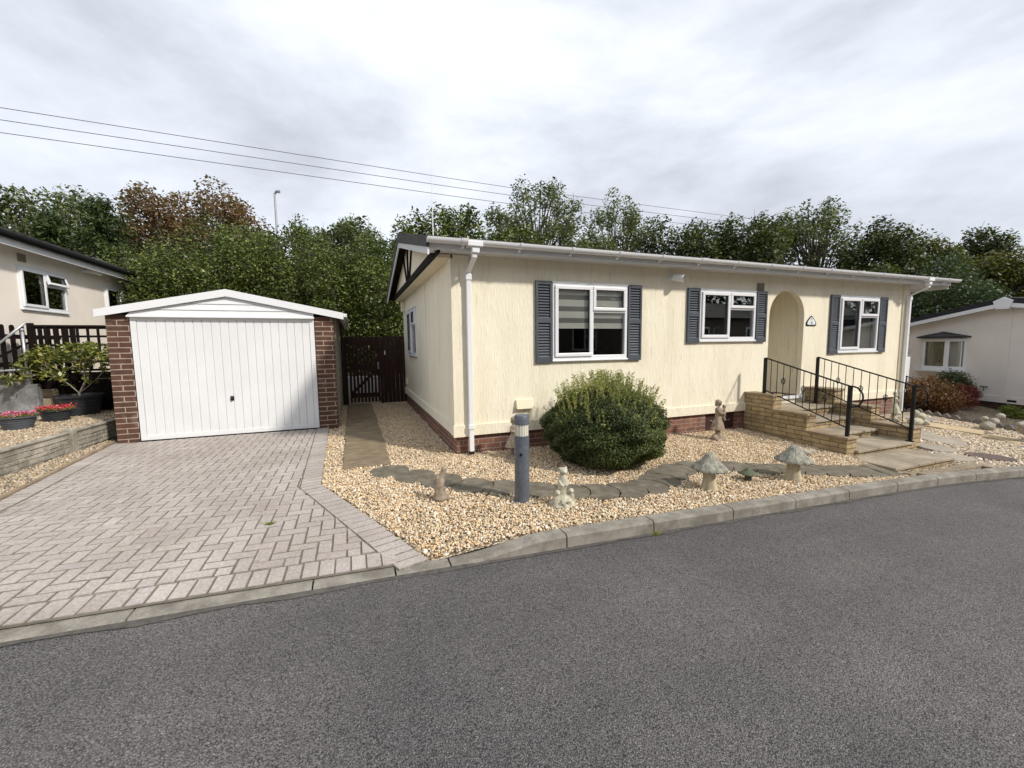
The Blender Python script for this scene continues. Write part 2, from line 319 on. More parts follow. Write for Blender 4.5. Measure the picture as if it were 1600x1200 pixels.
def tag(o, label=None, cat=None, group=None, kind=None):
    if label: o['label'] = label
    if cat: o['category'] = cat
    if group: o['group'] = group
    if kind: o['kind'] = kind
    return o
def thing(name, label, cat, loc, group=None):
    o = bpy.data.objects.new(name, None); col.objects.link(o); o.location = loc; o.empty_display_size = .1
    return tag(o, label, cat, group)
def arrmesh(name, V, F, mat, parent=None, smooth=False):
    me = bpy.data.meshes.new(name); k = F.shape[1]
    me.vertices.add(len(V)); me.vertices.foreach_set('co', np.asarray(V, np.float32).ravel())
    me.loops.add(F.size); me.loops.foreach_set('vertex_index', F.astype(np.int32).ravel())
    me.polygons.add(len(F)); me.polygons.foreach_set('loop_start', np.arange(0, F.size, k, dtype=np.int32)); me.polygons.foreach_set('loop_total', np.full(len(F), k, np.int32))
    if smooth: me.polygons.foreach_set('use_smooth', np.ones(len(F), bool))
    me.update(calc_edges=True); me.validate()
    me.materials.append(mats[mat]); o = bpy.data.objects.new(name, me); col.objects.link(o)
    if parent is not None: o.parent = parent
    return o
def leaves(C, size, up_bias=.5, aspect=.55, outward=None, droop=0):
    """rhombus leaves with a slight fold; C (N,3) centres -> V,F"""
    n = len(C); nrm = rng.normal(size=(n, 3)); nrm[:, 2] = np.abs(nrm[:, 2])+up_bias
    if outward is not None: nrm += outward*1.0
    nrm /= np.linalg.norm(nrm, axis=1)[:, None]
    a = rng.normal(size=(n, 3)); a[:, 2] -= droop; a -= nrm*np.sum(a*nrm, 1)[:, None]; a /= np.linalg.norm(a, axis=1)[:, None]
    b = np.cross(nrm, a); s = size*rng.uniform(.6, 1.35, n)[:, None]
    V = np.stack([C-a*s*.5, C+b*s*aspect*.5-nrm*s*.08, C+a*s*.5, C-b*s*aspect*.5-nrm*s*.08], 1).reshape(-1, 3)
    return V, np.arange(4*n).reshape(n, 4)

# ------------------------------------------------------------------ terrain functions
def zr(x): return -0.1-0.036*max(-15, min(16, x))
def Gs(x, y):
    t = min(max(-y/2.55, 0), 1.0); xx = max(-9, min(14, x)); zh = -0.015*max(xx, 0)
    h = .02+.09*min(max((xx+.85)/.75, 0), 1); zk = -0.1-0.036*xx+h
    z = zh*(1-t)+zk*t
    z -= .075*math.exp(-((xx-6.1)/.9)**2-((y+2.40)/.19)**2)
    return z
def kerb_y(x): return -2.78 if x < 4 else -2.78-.012*(x-4)**2-.03*max(0, x-6)
def inpoly(px, py, poly):
    px = np.asarray(px); py = np.asarray(py); r = np.zeros(px.shape, bool); n = len(poly)
    for i in range(n):
        x1, y1 = poly[i]; x2, y2 = poly[(i+1) % n]
        if y1 == y2: continue
        c = ((y1 > py) != (y2 > py)) & (px < (x2-x1)*(py-y1)/(y2-y1)+x1); r ^= c
    return r
def sheet(name, xs, ys, fz, mat, **k):
    mb = MB(); nx = len(xs)
    mb.v = [(x, y, fz(x, y)) for y in ys for x in xs]
    mb.f = [(j*nx+i, j*nx+i+1, (j+1)*nx+i+1, (j+1)*nx+i) for j in range(len(ys)-1) for i in range(nx-1)]
    return mb.build(name, mat, smooth=True, **k)
# ground base, far reaching
gx = [-600, -200, -80, -40, -20, -12]+[x*.5 for x in range(-18, 29)]+[18, 25, 40, 80, 200, 600]
gy = [-600, -200, -60, -20, -12, -8, -5, -4, -3.2, -2.9]+[-2.7+.25*i for i in range(12)]+[1, 3, 6, 12, 20, 40, 100, 300, 900]
def groundz(x, y):
    if y < -2.8: return zr(x)-.12
    return Gs(x, y)-.09
mats['earth'] = M('earth', (.10, .09, .06), .95, .3, 3, .6, .02, 20)
tag(sheet('ground', gx, gy, groundz, 'earth'), kind='structure')
# road
rx = [-120, -60, -30, -15]+list(range(-14, 17))+[30, 60, 120]; ry = [-40, -25, -16, -12, -9, -7, -6, -5, -4, -3.4, -3.0, -2.72]
mb = MB(); nx = len(rx)
mb.v = [(x, (y if y < -2.8 else kerb_y(x)+.03), zr(x)+.002*math.sin(x*2+y)) for y in ry for x in rx]
mb.f = [(j*nx+i, j*nx+i+1, (j+1)*nx+i+1, (j+1)*nx+i) for j in range(len(ry)-1) for i in range(nx-1)]
tag(mb.build('road', 'asphalt', smooth=True), kind='structure')
# loose grit on the road by the kerb
pts = []
for _ in range(150):
    x = random.uniform(-3, 9); y = kerb_y(x)-abs(random.gauss(0, .25))-.02; pts.append((x, y))

# kerb stones, each its own stone in one kerb line
js = [-6.0, -5.1, -4.2, -3.45, -2.58, -1.62, -1.09, -.70, .25, 1.12, 2.07, 2.95, 3.82, 4.71, 5.51, 6.3, 7.2, 8.1, 9.0, 9.9, 10.8, 11.7, 12.6, 13.5]
mb = MB()
for a, b in zip(js, js[1:]):
    seg = 4; g = .006
    xs = [a+g+(b-a-2*g)*i/seg for i in range(seg+1)]
    ring = []
    for x in xs:
        drop = min(max((x+.70)/.85, 0), 1); drop = drop*drop*(3-2*drop)
        h = .018+.10*drop; y0 = kerb_y(x); z = zr(x)
        ring.append([(x, y0, z-.08), (x, y0+.003, z+h-.022), (x, y0+.022, z+h-.002), (x, y0+.13, z+h), (x, y0+.135, z-.08)])
    vs = [p for r in ring for p in r]; fs = []
    for i in range(seg):
        for k in range(4): fs.append((i*5+k, (i+1)*5+k, (i+1)*5+k+1, i*5+k+1))
    fs += [(0, 1, 2, 3, 4), tuple(seg*5+k for k in (4, 3, 2, 1, 0))]
    mb.add(vs, fs)
tag(mb.build('kerb', 'kerb'), kind='structure')
mats['channel'] = M('channel_grime', (.085, .078, .07), .9, .3, 20, .5, .004, 80)

xs_ = [-6+.25*i for i in range(80)]; mb = MB()
vs = []
for x in xs_: vs += [(x, kerb_y(x)-.028-.012*math.sin(x*7)-.01*math.sin(x*17), zr(x)+.005), (x, kerb_y(x)+.01, zr(x)+.012)]
mb.add(vs, [(2*i, 2*i+2, 2*i+3, 2*i+1) for i in range(len(xs_)-1)]); tag(mb.build('road_channel', 'channel'), kind='structure')
# driveway blocks: 90 degree herringbone with a soldier course along the right edge
def dz(x, y): return Gs(x, y)+.012 if y < 0 else .012
def clip(poly, nx_, ny_, c):     # keep nx*x+ny*y<=c
    o = []
    for i in range(len(poly)):
        p, q = poly[i], poly[(i+1) % len(poly)]; dp = nx_*p[0]+ny_*p[1]-c; dq = nx_*q[0]+ny_*q[1]-c
        if dp <= 0: o.append(p)
        if (dp < 0) != (dq < 0) and dp != dq:
            t = dp/(dp-dq); o.append((p[0]+(q[0]-p[0])*t, p[1]+(q[1]-p[1])*t))
    return o
def half(p, q):     # line p->q, keep left side
    dx_, dy_ = q[0]-p[0], q[1]-p[1]; n = math.hypot(dx_, dy_); nx_, ny_ = dy_/n, -dx_/n
    return nx_, ny_, nx_*p[0]+ny_*p[1]
E0, E1, E2 = (-.84, -2.65), (-1.70, -.62), (-1.79, 2.86)       # outer right edge, front to back
W_ = .215
def offs(p, q, d): n = math.hypot(q[0]-p[0], q[1]-p[1]); return (-(q[1]-p[1])/n*d, (q[0]-p[0])/n*d)
o1 = offs(E0, E1, W_); o2 = offs(E1, E2, W_)
I0 = (E0[0]+o1[0]-.03, E0[1]+o1[1]); I1 = (-1.915, -.68); I2 = (E2[0]+o2[0], E2[1]+o2[1])
mb = MB()
def block(poly, g=.0042, ch=.0032):
    if len(poly) < 3: return
    A = 0.5*sum(poly[i][0]*poly[(i+1) % len(poly)][1]-poly[(i+1) % len(poly)][0]*poly[i][1] for i in range(len(poly)))
    if A < 0: poly = poly[::-1]; A = -A
    if A < .0012: return
    cx = sum(p[0] for p in poly)/len(poly); cy = sum(p[1] for p in poly)/len(poly)
    poly = [p for i, p in enumerate(poly) if math.hypot(p[0]-poly[i-1][0], p[1]-poly[i-1][1]) > .004]
    if len(poly) < 3: return
    def ins(d):
        r = []; n_ = len(poly)
        for i in range(n_):
            a, p, b = poly[i-1], poly[i], poly[(i+1) % n_]
            e1 = (p[0]-a[0], p[1]-a[1]); e2 = (b[0]-p[0], b[1]-p[1]); l1 = math.hypot(*e1) or 1; l2 = math.hypot(*e2) or 1
            n1 = (-e1[1]/l1, e1[0]/l1); n2 = (-e2[1]/l2, e2[0]/l2); k = 1+n1[0]*n2[0]+n1[1]*n2[1]; k = max(k, .45)
            r.append((p[0]+(n1[0]+n2[0])/k*d, p[1]+(n1[1]+n2[1])/k*d))
        return r
    g = g*random.choice([.7, 1, 1, 1.2, 1.6]); a, b = ins(g), ins(g+ch); n = len(poly); dh = random.gauss(0, .0008); tx, ty = random.gauss(0, .006), random.gauss(0, .006)
    f = lambda p, e: (p[0], p[1], dz(*p)+dh+(p[0]-cx)*tx+(p[1]-cy)*ty-e)
    vs = [f(p, .035) for p in a]+[f(p, .005) for p in a]+[f(p, 0) for p in b]
    fs = [(i, (i+1) % n, n+(i+1) % n, n+i) for i in range(n)]+[(n+i, n+(i+1) % n, 2*n+(i+1) % n, 2*n+i) for i in range(n)]+[tuple(2*n+i for i in range(n))]
    mb.add(vs, fs)
a_ = .105
h1 = half(I0, I1); h2 = half(I1, I2); yB = -2.64; xL = -7.6
hl = half((-5.02, 3.03), (-4.60, -1.6))
for i in range(-74, 20):
    for j in range(-30, 34):
        d = (i-j) % 4
        if d == 0: rct = (i, j, 2, 1)
        elif d == 3: rct = (i, j, 1, 2)
        else: continue
        x0, y0 = rct[0]*a_-.05, rct[1]*a_; x1, y1 = x0+rct[2]*a_, y0+rct[3]*a_
        if x1 < xL or y1 < yB or y0 > 2.86: continue
        p = [(x0, y0), (x1, y0), (x1, y1), (x0, y1)]; cy = (y0+y1)/2
        p = clip(p, *(h1 if cy < -.68 else h2)); p = clip(p, 0, -1, -yB-.21) if cy < -2.2 else p
        p = clip(p, 0, 1, 2.84)
        if p and cy > -2.2: p = clip(p, *half((-4.80, 3.0), (-4.52, 0)))
        block(p)
# border courses
def course(P, Q, Pi, Qi, w=.105):
    n = max(1, round(math.hypot(Q[0]-P[0], Q[1]-P[1])/w))
    for k in range(n):
        t0, t1 = k/n, (k+1)/n; l = lambda A, B, t: (A[0]+(B[0]-A[0])*t, A[1]+(B[1]-A[1])*t)
        block([l(P, Q, t0), l(P, Q, t1), l(Pi, Qi, t1), l(Pi, Qi, t0)], g=.0045)
course(E0, E1, I0, I1); course(E1, E2, I1, I2)
course((-7.6, yB), (I0[0], yB), (-7.6, yB+.21), (I0[0], yB+.21), .105)
course((-5.02, 3.0), (-4.66, -.9), (-4.80, 3.0), (-4.46, -.9))
drv = tag(mb.build('driveway', 'blocks'), kind='structure')
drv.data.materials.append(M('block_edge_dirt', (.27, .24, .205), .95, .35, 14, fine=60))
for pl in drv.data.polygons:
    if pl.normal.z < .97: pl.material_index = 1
tag(sheet('driveway_bedding', [-7.7, -6, -5.03, -4.6, -4.2, -3.6, -3, -2.6, -2.2, -1.95, -1.82], [-2.66, -2.4, -2.2, -1.9, -1.6, -1.2, -.9, -.5, 0, 1, 2.2, 2.9], lambda x, y: dz(x, y)-.0055, M('joint_sand', (.15, .13, .105), .95, .3, 12)), kind='structure')
mb = MB(); mb.add([(-1.8, -.7, dz(-1.8, -.7)-.0058), (-.86, -2.66, dz(-.86, -2.66)-.0058), (-1.84, -2.66, dz(-1.84, -2.66)-.0058)], [(0, 2, 1)])
tag(mb.build('driveway_bedding_edge', mats['joint_sand'] if 'joint_sand' in mats else bpy.data.materials['joint_sand']), kind='structure')
# tan edging strip along the left of the drive
mb = MB()
for k in range(8):
    t0, t1 = k/8+.002, (k+1)/8-.002; A, B = (-5.03, 3.0), (-4.60, -1.6)
    x0, y0 = A[0]+(B[0]-A[0])*t0, A[1]+(B[1]-A[1])*t0; x1, y1 = A[0]+(B[0]-A[0])*t1, A[1]+(B[1]-A[1])*t1
    mb.hexa([(x0-.05, y0, -.05), (x1-.05, y1, -.05), (x1, y1, -.05), (x0, y0, -.05)], [(x0-.05, y0, dz(x0, y0)+.02), (x1-.05, y1, dz(x1, y1)+.02), (x1, y1, dz(x1, y1)+.02), (x0, y0, dz(x0, y0)+.02)])
tag(mb.build('driveway_edging', 'coping', bevel=.004), kind='structure')

# gravel base sheet
sx = [-5.6, -5.2, -4.9, -4.5]; 
tag(sheet('gravel_base', [-1.8, -1.6, -1.2, -.8, -.4]+[i*.4 for i in range(0, 36)]+[15, 18], [-2.66]+[-2.5+i*.25 for i in range(11)]+[1, 3, 6.2, 9], lambda x, y: Gs(x, y)-.012, 'gravel'), kind='structure')
mb = MB(); mb.add([(-1.81, -.6, -.015), (-1.81, -2.0, -.04), (-.84, -2.66, Gs(-.84, -2.66)-.02), (-.0, -2.66, Gs(0, -2.66)-.02)], [(0, 1, 2, 3)])
tag(sheet('gravel_strip_base', [-7.7, -6, -5.0, -4.5], [-2.6, -1.6, -.9, 0, 1.2, 3.2], lambda x, y: -.008, 'gravel'), kind='structure')

# ------------------------------------------------------------------ slabs and stepping stones
for k, (y0, y1) in enumerate([(-.13, .78), (.79, 1.70), (1.71, 2.62), (2.63, 3.54), (3.55, 4.46), (4.47, 5.38), (5.39, 5.97)]):
    mb = MB(); x0 = -1.49+.01*math.sin(k*2); mb.box(x0, x0+.585, y0, y1, -.03, .022)
    o = mb.build('paving_slab', 'slab', bevel=.006)
    nm = ['nearest slab of the side path, its front edge beside the first round stepping stone', 'second slab from the front of the narrow brown side path', 'third slab from the front of the narrow brown side path', 'fourth slab of the narrow side path, level with the garage pier', 'fifth slab of the side path, beside the pebbledash garage wall', 'sixth slab of the side path, just before the gate slab', 'short last slab of the side path against the dark gate'][k]
    tag(o, 'brown riven '+nm, 'paving slab', 'slabs of the side path')
SS = [(-.94, -.41), (-.68, -.72), (-.42, -1.03), (-.15, -1.33), (.15, -1.53), (.46, -1.71), (.76, -1.86), (1.05, -1.97), (1.36, -2.03), (1.67, -2.0), (1.95, -1.87), (2.2, -1.72), (2.46, -1.60), (2.76, -1.56), (3.06, -1.61), (3.32, -1.74), (3.56, -1.89), (3.82, -2.0), (4.10, -2.09), (4.36, -2.20), (4.62, -2.29), (4.88, -2.35), (5.14, -2.38)]
ssl = {0: 'first round stepping stone, beside the brown slab path', 1: 'second stepping stone, between the slab path and the bird statuette', 2: 'third stepping stone, behind the bird statuette', 3: 'stepping stone just right of the bird statuette', 4: 'stepping stone immediately left of the grey bollard', 5: 'stepping stone just behind and right of the grey bollard', 6: 'stepping stone behind the pale animal group statuette',
       7: 'stepping stone just right of the pale animal group statuette', 8: 'stepping stone in front of the round bush, second right of the pale statuette', 9: 'stepping stone where the row begins to curve back, below the right of the bush', 10: 'stepping stone on the curve, left of the largest gap before the left toadstool', 11: 'stepping stone on the curve just behind left of the left toadstool', 12: 'stepping stone at the top of the curve behind the left toadstool',
       13: 'stepping stone directly behind the cap of the left toadstool', 14: 'stepping stone right of the left toadstool cap, above the tiny toadstool', 15: 'stepping stone between the tiny and the right toadstool', 16: 'stepping stone just left of the right toadstool', 17: 'stepping stone behind the stem of the right toadstool', 18: 'stepping stone just right of the right toadstool', 19: 'second stepping stone right of the right toadstool',
       20: 'fourth stepping stone from the right end of the row', 21: 'stepping stone second from the entrance platform', 22: 'last stepping stone, against the bottom entrance platform'}
rs_ = .235; prev = None
for k, (cx, cy) in enumerate(SS):
    poly = []; n = 30
    for i in range(n):
        a = 2*math.pi*i/n; x, y = cx+rs_*math.cos(a)*(1+.015*math.sin(3*a+k)), cy+rs_*math.sin(a)*.98
        if prev is not None:
            d = math.hypot(x-prev[0], y-prev[1])
            if d < rs_+.016:
                # slide the point onto the previous stone's rim
                x, y = prev[0]+(x-prev[0])/d*(rs_+.016), prev[1]+(y-prev[1])/d*(rs_+.016)
        poly.append((x, y))
    # tidy: drop points outside own radius
    poly = [(p[0], max(p[1], kerb_y(p[0])+.15)) for p in poly if math.hypot(p[0]-cx, p[1]-cy) < rs_*1.06]
    mb = MB(); n = len(poly); z = lambda p: Gs(*p)+.016+.002*(k % 3)
    mb.add([(p[0], p[1], z(p)-.05) for p in poly]+[(p[0], p[1], z(p)) for p in poly], [tuple(range(n, 2*n))]+[(i, (i+1) % n, n+(i+1) % n, n+i) for i in range(n)])
    o = mb.build('stepping_stone', 'log', bevel=.006); tag(o, 'grey '+ssl[k], 'stepping stone', 'round grey stepping stones across the gravel')
    prev = (cx, cy)

# ------------------------------------------------------------------ pebbles (uncountable)
ph = (1+5**.5)/2
ico = np.array([(-1, ph, 0), (1, ph, 0), (-1, -ph, 0), (1, -ph, 0), (0, -1, ph), (0, 1, ph), (0, -1, -ph), (0, 1, -ph), (ph, 0, -1), (ph, 0, 1), (-ph, 0, -1), (-ph, 0, 1)])/math.sqrt(1+ph*ph)
icf = np.array([(0, 11, 5), (0, 5, 1), (0, 1, 7), (0, 7, 10), (0, 10, 11), (1, 5, 9), (5, 11, 4), (11, 10, 2), (10, 7, 6), (7, 1, 8), (3, 9, 4), (3, 4, 2), (3, 2, 6), (3, 6, 8), (3, 8, 9), (4, 9, 5), (2, 4, 11), (6, 2, 10), (8, 6, 7), (9, 8, 1)])
def pebbles(name, P, size, mat, label):
    n = len(P)
    V = ico[None]*(1+rng.normal(0, .16, (n, 12, 1))); S = size*rng.lognormal(0, .28, (n, 1, 1))*rng.uniform([.75, .55, .4], [1.25, .95, .7], (n, 3))[:, None, :]
    V = V*S; q = rng.normal(size=(n, 4)); q[:, 1:3] *= .45; q /= np.linalg.norm(q, axis=1)[:, None]; w_, x, y, z = q.T
    Rm = np.stack([1-2*(y*y+z*z), 2*(x*y-z*w_), 2*(x*z+y*w_), 2*(x*y+z*w_), 1-2*(x*x+z*z), 2*(y*z-x*w_), 2*(x*z-y*w_), 2*(y*z+x*w_), 1-2*(x*x+y*y)], 1).reshape(n, 3, 3)
    V = np.einsum('nij,nkj->nki', Rm, V)+P[:, None, :]
    F = icf[None]+(np.arange(n)*12)[:, None, None]
    o = arrmesh(name, V.reshape(-1, 3), F.reshape(-1, 3), mat, smooth=True)
    return tag(o, label, 'gravel', kind='stuff')
Gv = np.vectorize(Gs)
def scatter(x0, x1, y0, y1, dens, polys_in=None, excl=(), extra=.004):
    n = int((x1-x0)*(y1-y0)*dens); x = rng.uniform(x0, x1, n); y = rng.uniform(y0, y1, n); k = np.ones(n, bool)
    if polys_in is not None: k &= inpoly(x, y, polys_in)
    for e_ in excl:
        if len(e_) == 3: k &= ((x-e_[0])**2+(y-e_[1])**2) > e_[2]**2
        else: k &= ~((x > e_[0]) & (x < e_[1]) & (y > e_[2]) & (y < e_[3]))
    x, y = x[k], y[k]; return x, y
ex = [(cx, cy, .228) for cx, cy in SS]+[(-1.49, -.905, -.13, 5.97), (5.46, 7.46, -1.8, 0), (5.46, 6.9, -2.46, -1.7), (.19, -1.95, .07)]
main = [(-1.79, 2.75), (-1.70, -.62), (-.82, -2.62), (5.25, -2.66), (5.25, -2.3), (5.5, -1.7), (5.5, 0.03), (0.0, 0.03), (0, 6), (-1.62, 6), (-1.62, 2.75)]
x, y = scatter(-1.8, 5.5, -2.66, .05, 4600, main, ex); x2, y2 = scatter(-1.8, 0, .05, 6, 2900, main, ex)
x = np.r_[x, x2]; y = np.r_[y, y2]
z = Gv(x, y)+rng.uniform(-.010, .012, len(x))
pebbles('gravel', np.stack([x, y, z], 1), 0.0102, 'pebble', 'golden and white loose gravel covering the front bed of the cream bungalow')
# right hand garden: larger pale stones
x, y = scatter(6.85, 11.0, -3.0, .05, 1500, None, [(5.5, 7.46, -2.0, 0), (5.4, 6.95, -3, -2.2), (8.6, -1.0, .27), (8.35, -1.62, .34), (7.55, -1.9, .26), (7.15, -2.28, .2), (7.75, -2.45, .22), (10.25, -.3, .35), (9.42, 10.2, -1.12, -.6), (9.63, 10.2, -1.62, -1.1), (9.5, 10.05, -2.12, -1.66)])
k = y > np.vectorize(kerb_y)(x)+.15; x, y = x[k], y[k]
pebbles('cobbles', np.stack([x, y, Gv(x, y)+rng.uniform(-.006, .008, len(x))], 1), .0175, 'cobble', 'larger pale rounded cobbles covering the garden right of the steps')

# ------------------------------------------------------------------ main park home
H = thing('park_home', 'long cream textured single storey park home with low dark roof and white gutter', 'bungalow', (5.2, 0, 0))
W = 10.4; D = 5.9; ZB = .27; ZS = 2.78
WIN = [(1.50, 2.83, 1.28, 2.45), (4.34, 5.67, 1.55, 2.45), (8.04, 9.34, 1.29, 2.45)]
AX0, AX1, AZ0, AZC = 6.06, 7.02, .47, 2.04; AR = .48; ATOP = 2.55
def wallgrid(mb, xs, zs, holes, P, rev=.10):
    """P(u,v,w) maps wall coords to world, w is depth inward"""
    def inh(u, v): return any(a < u < b and c < v < d for a, b, c, d in holes)
    for i in range(len(xs)-1):
        for j in range(len(zs)-1):
            u0, u1, v0, v1 = xs[i], xs[i+1], zs[j], zs[j+1]
            if inh((u0+u1)/2, (v0+v1)/2): continue
            mb.add([P(u0, v0, 0), P(u1, v0, 0), P(u1, v1, 0), P(u0, v1, 0)], [(0, 1, 2, 3)])
            mb.add([P(u0, v0, .09), P(u1, v0, .09), P(u1, v1, .09), P(u0, v1, .09)], [(3, 2, 1, 0)])
    for a, b, c, d in holes:
        for p, q in (((a, c), (b, c)), ((b, c), (b, d)), ((b, d), (a, d)), ((a, d), (a, c))):
            mb.add([P(*p, 0), P(*q, 0), P(*q, rev), P(*p, rev)], [(0, 1, 2, 3)])
mb = MB()
xs = sorted({0, W, AX0, AX1, *[w_[0] for w_ in WIN], *[w_[1] for w_ in WIN]}); zs = sorted({ZB, ZS, AZ0, ATOP, *[w_[2] for w_ in WIN], 2.45})
holes = [w_ for w_ in WIN]
P = lambda u, v, w_: (u, w_, v)
arch_hole = (AX0, AX1, AZ0, ATOP)
for i in range(len(xs)-1):
    for j in range(len(zs)-1):
        um, vm = (xs[i]+xs[i+1])/2, (zs[j]+zs[j+1])/2
        if any(a < um < b and c < vm < d for a, b, c, d in holes+[arch_hole]): continue
        for w_ in (0, .09): mb.add([P(xs[i], zs[j], w_), P(xs[i+1], zs[j], w_), P(xs[i+1], zs[j+1], w_), P(xs[i], zs[j+1], w_)], [(0, 1, 2, 3)])
for a, b, c, d in holes:
    for p, q in (((a, c), (b, c)), ((b, c), (b, d)), ((b, d), (a, d)), ((a, d), (a, c))): mb.add([P(*p, 0), P(*q, 0), P(*q, .09), P(*p, .09)], [(0, 1, 2, 3)])
# arch spandrel and soffit
ac = (AX0+AX1)/2; n = 20; pts = [(ac-AR*math.cos(math.pi*i/n), AZC+AR*1.0*math.sin(math.pi*i/n)) for i in range(n+1)]
for i in range(n):
    (a0, b0), (a1, b1) = pts[i], pts[i+1]
    mb.add([P(a0, b0, 0), P(a1, b1, 0), P(a1, ATOP, 0), P(a0, ATOP, 0)], [(0, 1, 2, 3)])
    mb.add([P(a0, b0, .1), P(a1, b1, .1), P(a1, ATOP, .1), P(a0, ATOP, .1)], [(0, 1, 2, 3)])
    mb.add([P(a0, b0, 0), P(a1, b1, 0), P(a1, b1, .1), P(a0, b0, .1)], [(0, 1, 2, 3)])
for X in (AX0, AX1): mb.add([P(X, AZ0, 0), P(X, AZC, 0), P(X, AZC, .1), P(X, AZ0, .1)], [(0, 1, 2, 3)])
# side walls and back wall
SW = (3.5, 4.92, 1.30, 2.37)
PL = lambda u, v, w_: (w_, u, v)
wallgrid(mb, sorted({0, SW[0], SW[1], D}), sorted({ZB, SW[2], SW[3], ZS+.0}), [SW], PL, .09)
mb.add([(W, 0, ZB), (W, D, ZB), (W, D, ZS), (W, 0, ZS)], [(0, 1, 2, 3)]); mb.add([(0, D, ZB), (W, D, ZB), (W, D, ZS), (0, D, ZS)], [(0, 1, 2, 3)])
mb.build('wall', 'cream', H)
# lobby behind arch
mb = MB(); l0, l1, ld = 5.9, 7.11, 1.45
mb.add([(l1, .1, .47), (l1, ld, .47), (l1, ld, 2.6), (l1, .1, 2.6)], [(0, 1, 2, 3)])
mb.add([(l0, ld, .47), (l1, ld, .47), (l1, ld, 2.6), (l0, ld, 2.6)], [(0, 1, 2, 3)])
mb.add([(l0, .1, .47), (l0, ld, .47), (l0, ld, 2.6), (l0, .1, 2.6)], [(0, 1, 2, 3)])
mb.add([(l0, .1, 2.58), (l1, .1, 2.58), (l1, ld, 2.58), (l0, ld, 2.58)], [(0, 1, 2, 3)])
mb.build('porch_lobby', 'cream', H)
mb = MB(); mb.box(l0, l1, .1, ld, .40, .47); mb.box(AX0-.02, AX1+.02, -.05, .12, .42, .475); mb.build('threshold', 'upvc', H, bevel=.005)
MB().box(6.25, 6.95, .02, .5, .476, .488).build('door_mat', M('dark_mat', (.09, .05, .05), .95, .3, 30), H)
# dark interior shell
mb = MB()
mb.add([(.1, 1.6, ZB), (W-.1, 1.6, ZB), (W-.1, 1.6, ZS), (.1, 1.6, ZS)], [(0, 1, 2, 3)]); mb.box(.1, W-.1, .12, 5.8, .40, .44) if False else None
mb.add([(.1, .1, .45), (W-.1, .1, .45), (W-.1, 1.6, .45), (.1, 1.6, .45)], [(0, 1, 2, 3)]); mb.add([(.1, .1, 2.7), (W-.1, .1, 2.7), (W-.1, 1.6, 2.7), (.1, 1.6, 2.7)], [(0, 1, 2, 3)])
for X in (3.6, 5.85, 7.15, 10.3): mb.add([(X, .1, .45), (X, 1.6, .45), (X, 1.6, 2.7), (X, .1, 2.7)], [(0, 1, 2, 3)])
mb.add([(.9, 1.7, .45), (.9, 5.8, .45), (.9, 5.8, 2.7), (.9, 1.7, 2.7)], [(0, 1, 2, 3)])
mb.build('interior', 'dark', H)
# skirt boards and corner trims
mb = MB(); sk = .012
mb.box(.23, 5.6, -sk-.016, -.001, ZB-.005, ZB+.15); mb.box(7.4, W-.2, -sk-.016, -.001, ZB-.005, ZB+.15); mb.box(-sk-.016, -.001, .02, D, ZB-.005, ZB+.15)
mb.box(-sk-.002, -.001, .01, .26, ZB+.15, ZS-.01) if False else None
mb.box(-.03, .22, -.03, -.001, ZB-.01, ZS-.02); mb.box(-.03, -.001, -.001, .20, ZB-.01, ZS-.02)
mb.box(-.045, .235, -.045, -.031, ZB-.012, ZB+.16)
mb.box(W-.2, W+.02, -.03, -.001, ZB-.01, ZS-.02)
mb.box(-.012, -.001, 2.28, 2.36, ZB+.15, ZS-.02)
mb.build('corner_trim', 'cream', H, bevel=.004)
# plinth
mb = MB(); mb.box(.012, 4.60, .03, .14, -.5, ZB-.006); mb.box(5.30, W-.02, .03, .14, -.5, ZB-.006); mb.box(.012, .12, .14, D-.1, -.5, ZB-.006); mb.box(W-.12, W-.02, .14, D-.1, -.5, ZB-.006)
mb.box(4.6, 5.3, .03, .14, -.5, -.05)
mb.build('plinth', 'brick', H)
MB().box(4.58, 5.32, .05, .06, -.1, ZB-.006).build('underfloor_hatch', M('brown_hatch', (.05, .02, .015), .7, .3, 12), H)
mb = MB(); mb.tube([(4.72, .045, .12), (4.80, .03, .10), (4.86, .045, .12)], .006, 6); mb.build('hatch_handle', 'galv', H); mb = MB(); mb.tube([(5.1, .045, .12), (5.16, .03, .10), (5.2, .045, .12)], .006, 6); mb.build('hatch_handle', 'galv', H)
# roof
RX0, RX1 = -.36, 11.35; YE, ZE = -.30, 2.86; YR, ZRi = 2.95, 3.64; YB = 6.2; sl = (ZRi-ZE)/(YR-YE)
mb = MB(); mb.prism([(YE, ZE), (YE-.02, ZE+.035), (YR, ZRi+.05), (YB+.02, ZE+.035), (YB, ZE), (YR, ZRi)], 'x', RX0, RX1)
for k in range(1, 12):
    for s_ in (-1, 1):
        y0 = YR+s_*(YR-YE)*k/12; y1 = YR+s_*(YR-YE)*(k-.97)/12
        z0 = ZRi+.05-(abs(y0-YR))*sl*1.0; z1 = ZRi+.05-abs(y1-YR)*sl
        mb.prism([(y0, z0), (y0, z0+.014), (y1, z1+.003), (y1, z1)], 'x', RX0+.01, RX1-.01)
mb.box(RX0, RX1, YR-.09, YR+.09, ZRi+.02, ZRi+.085)
mb.build('roof', 'roof', H)
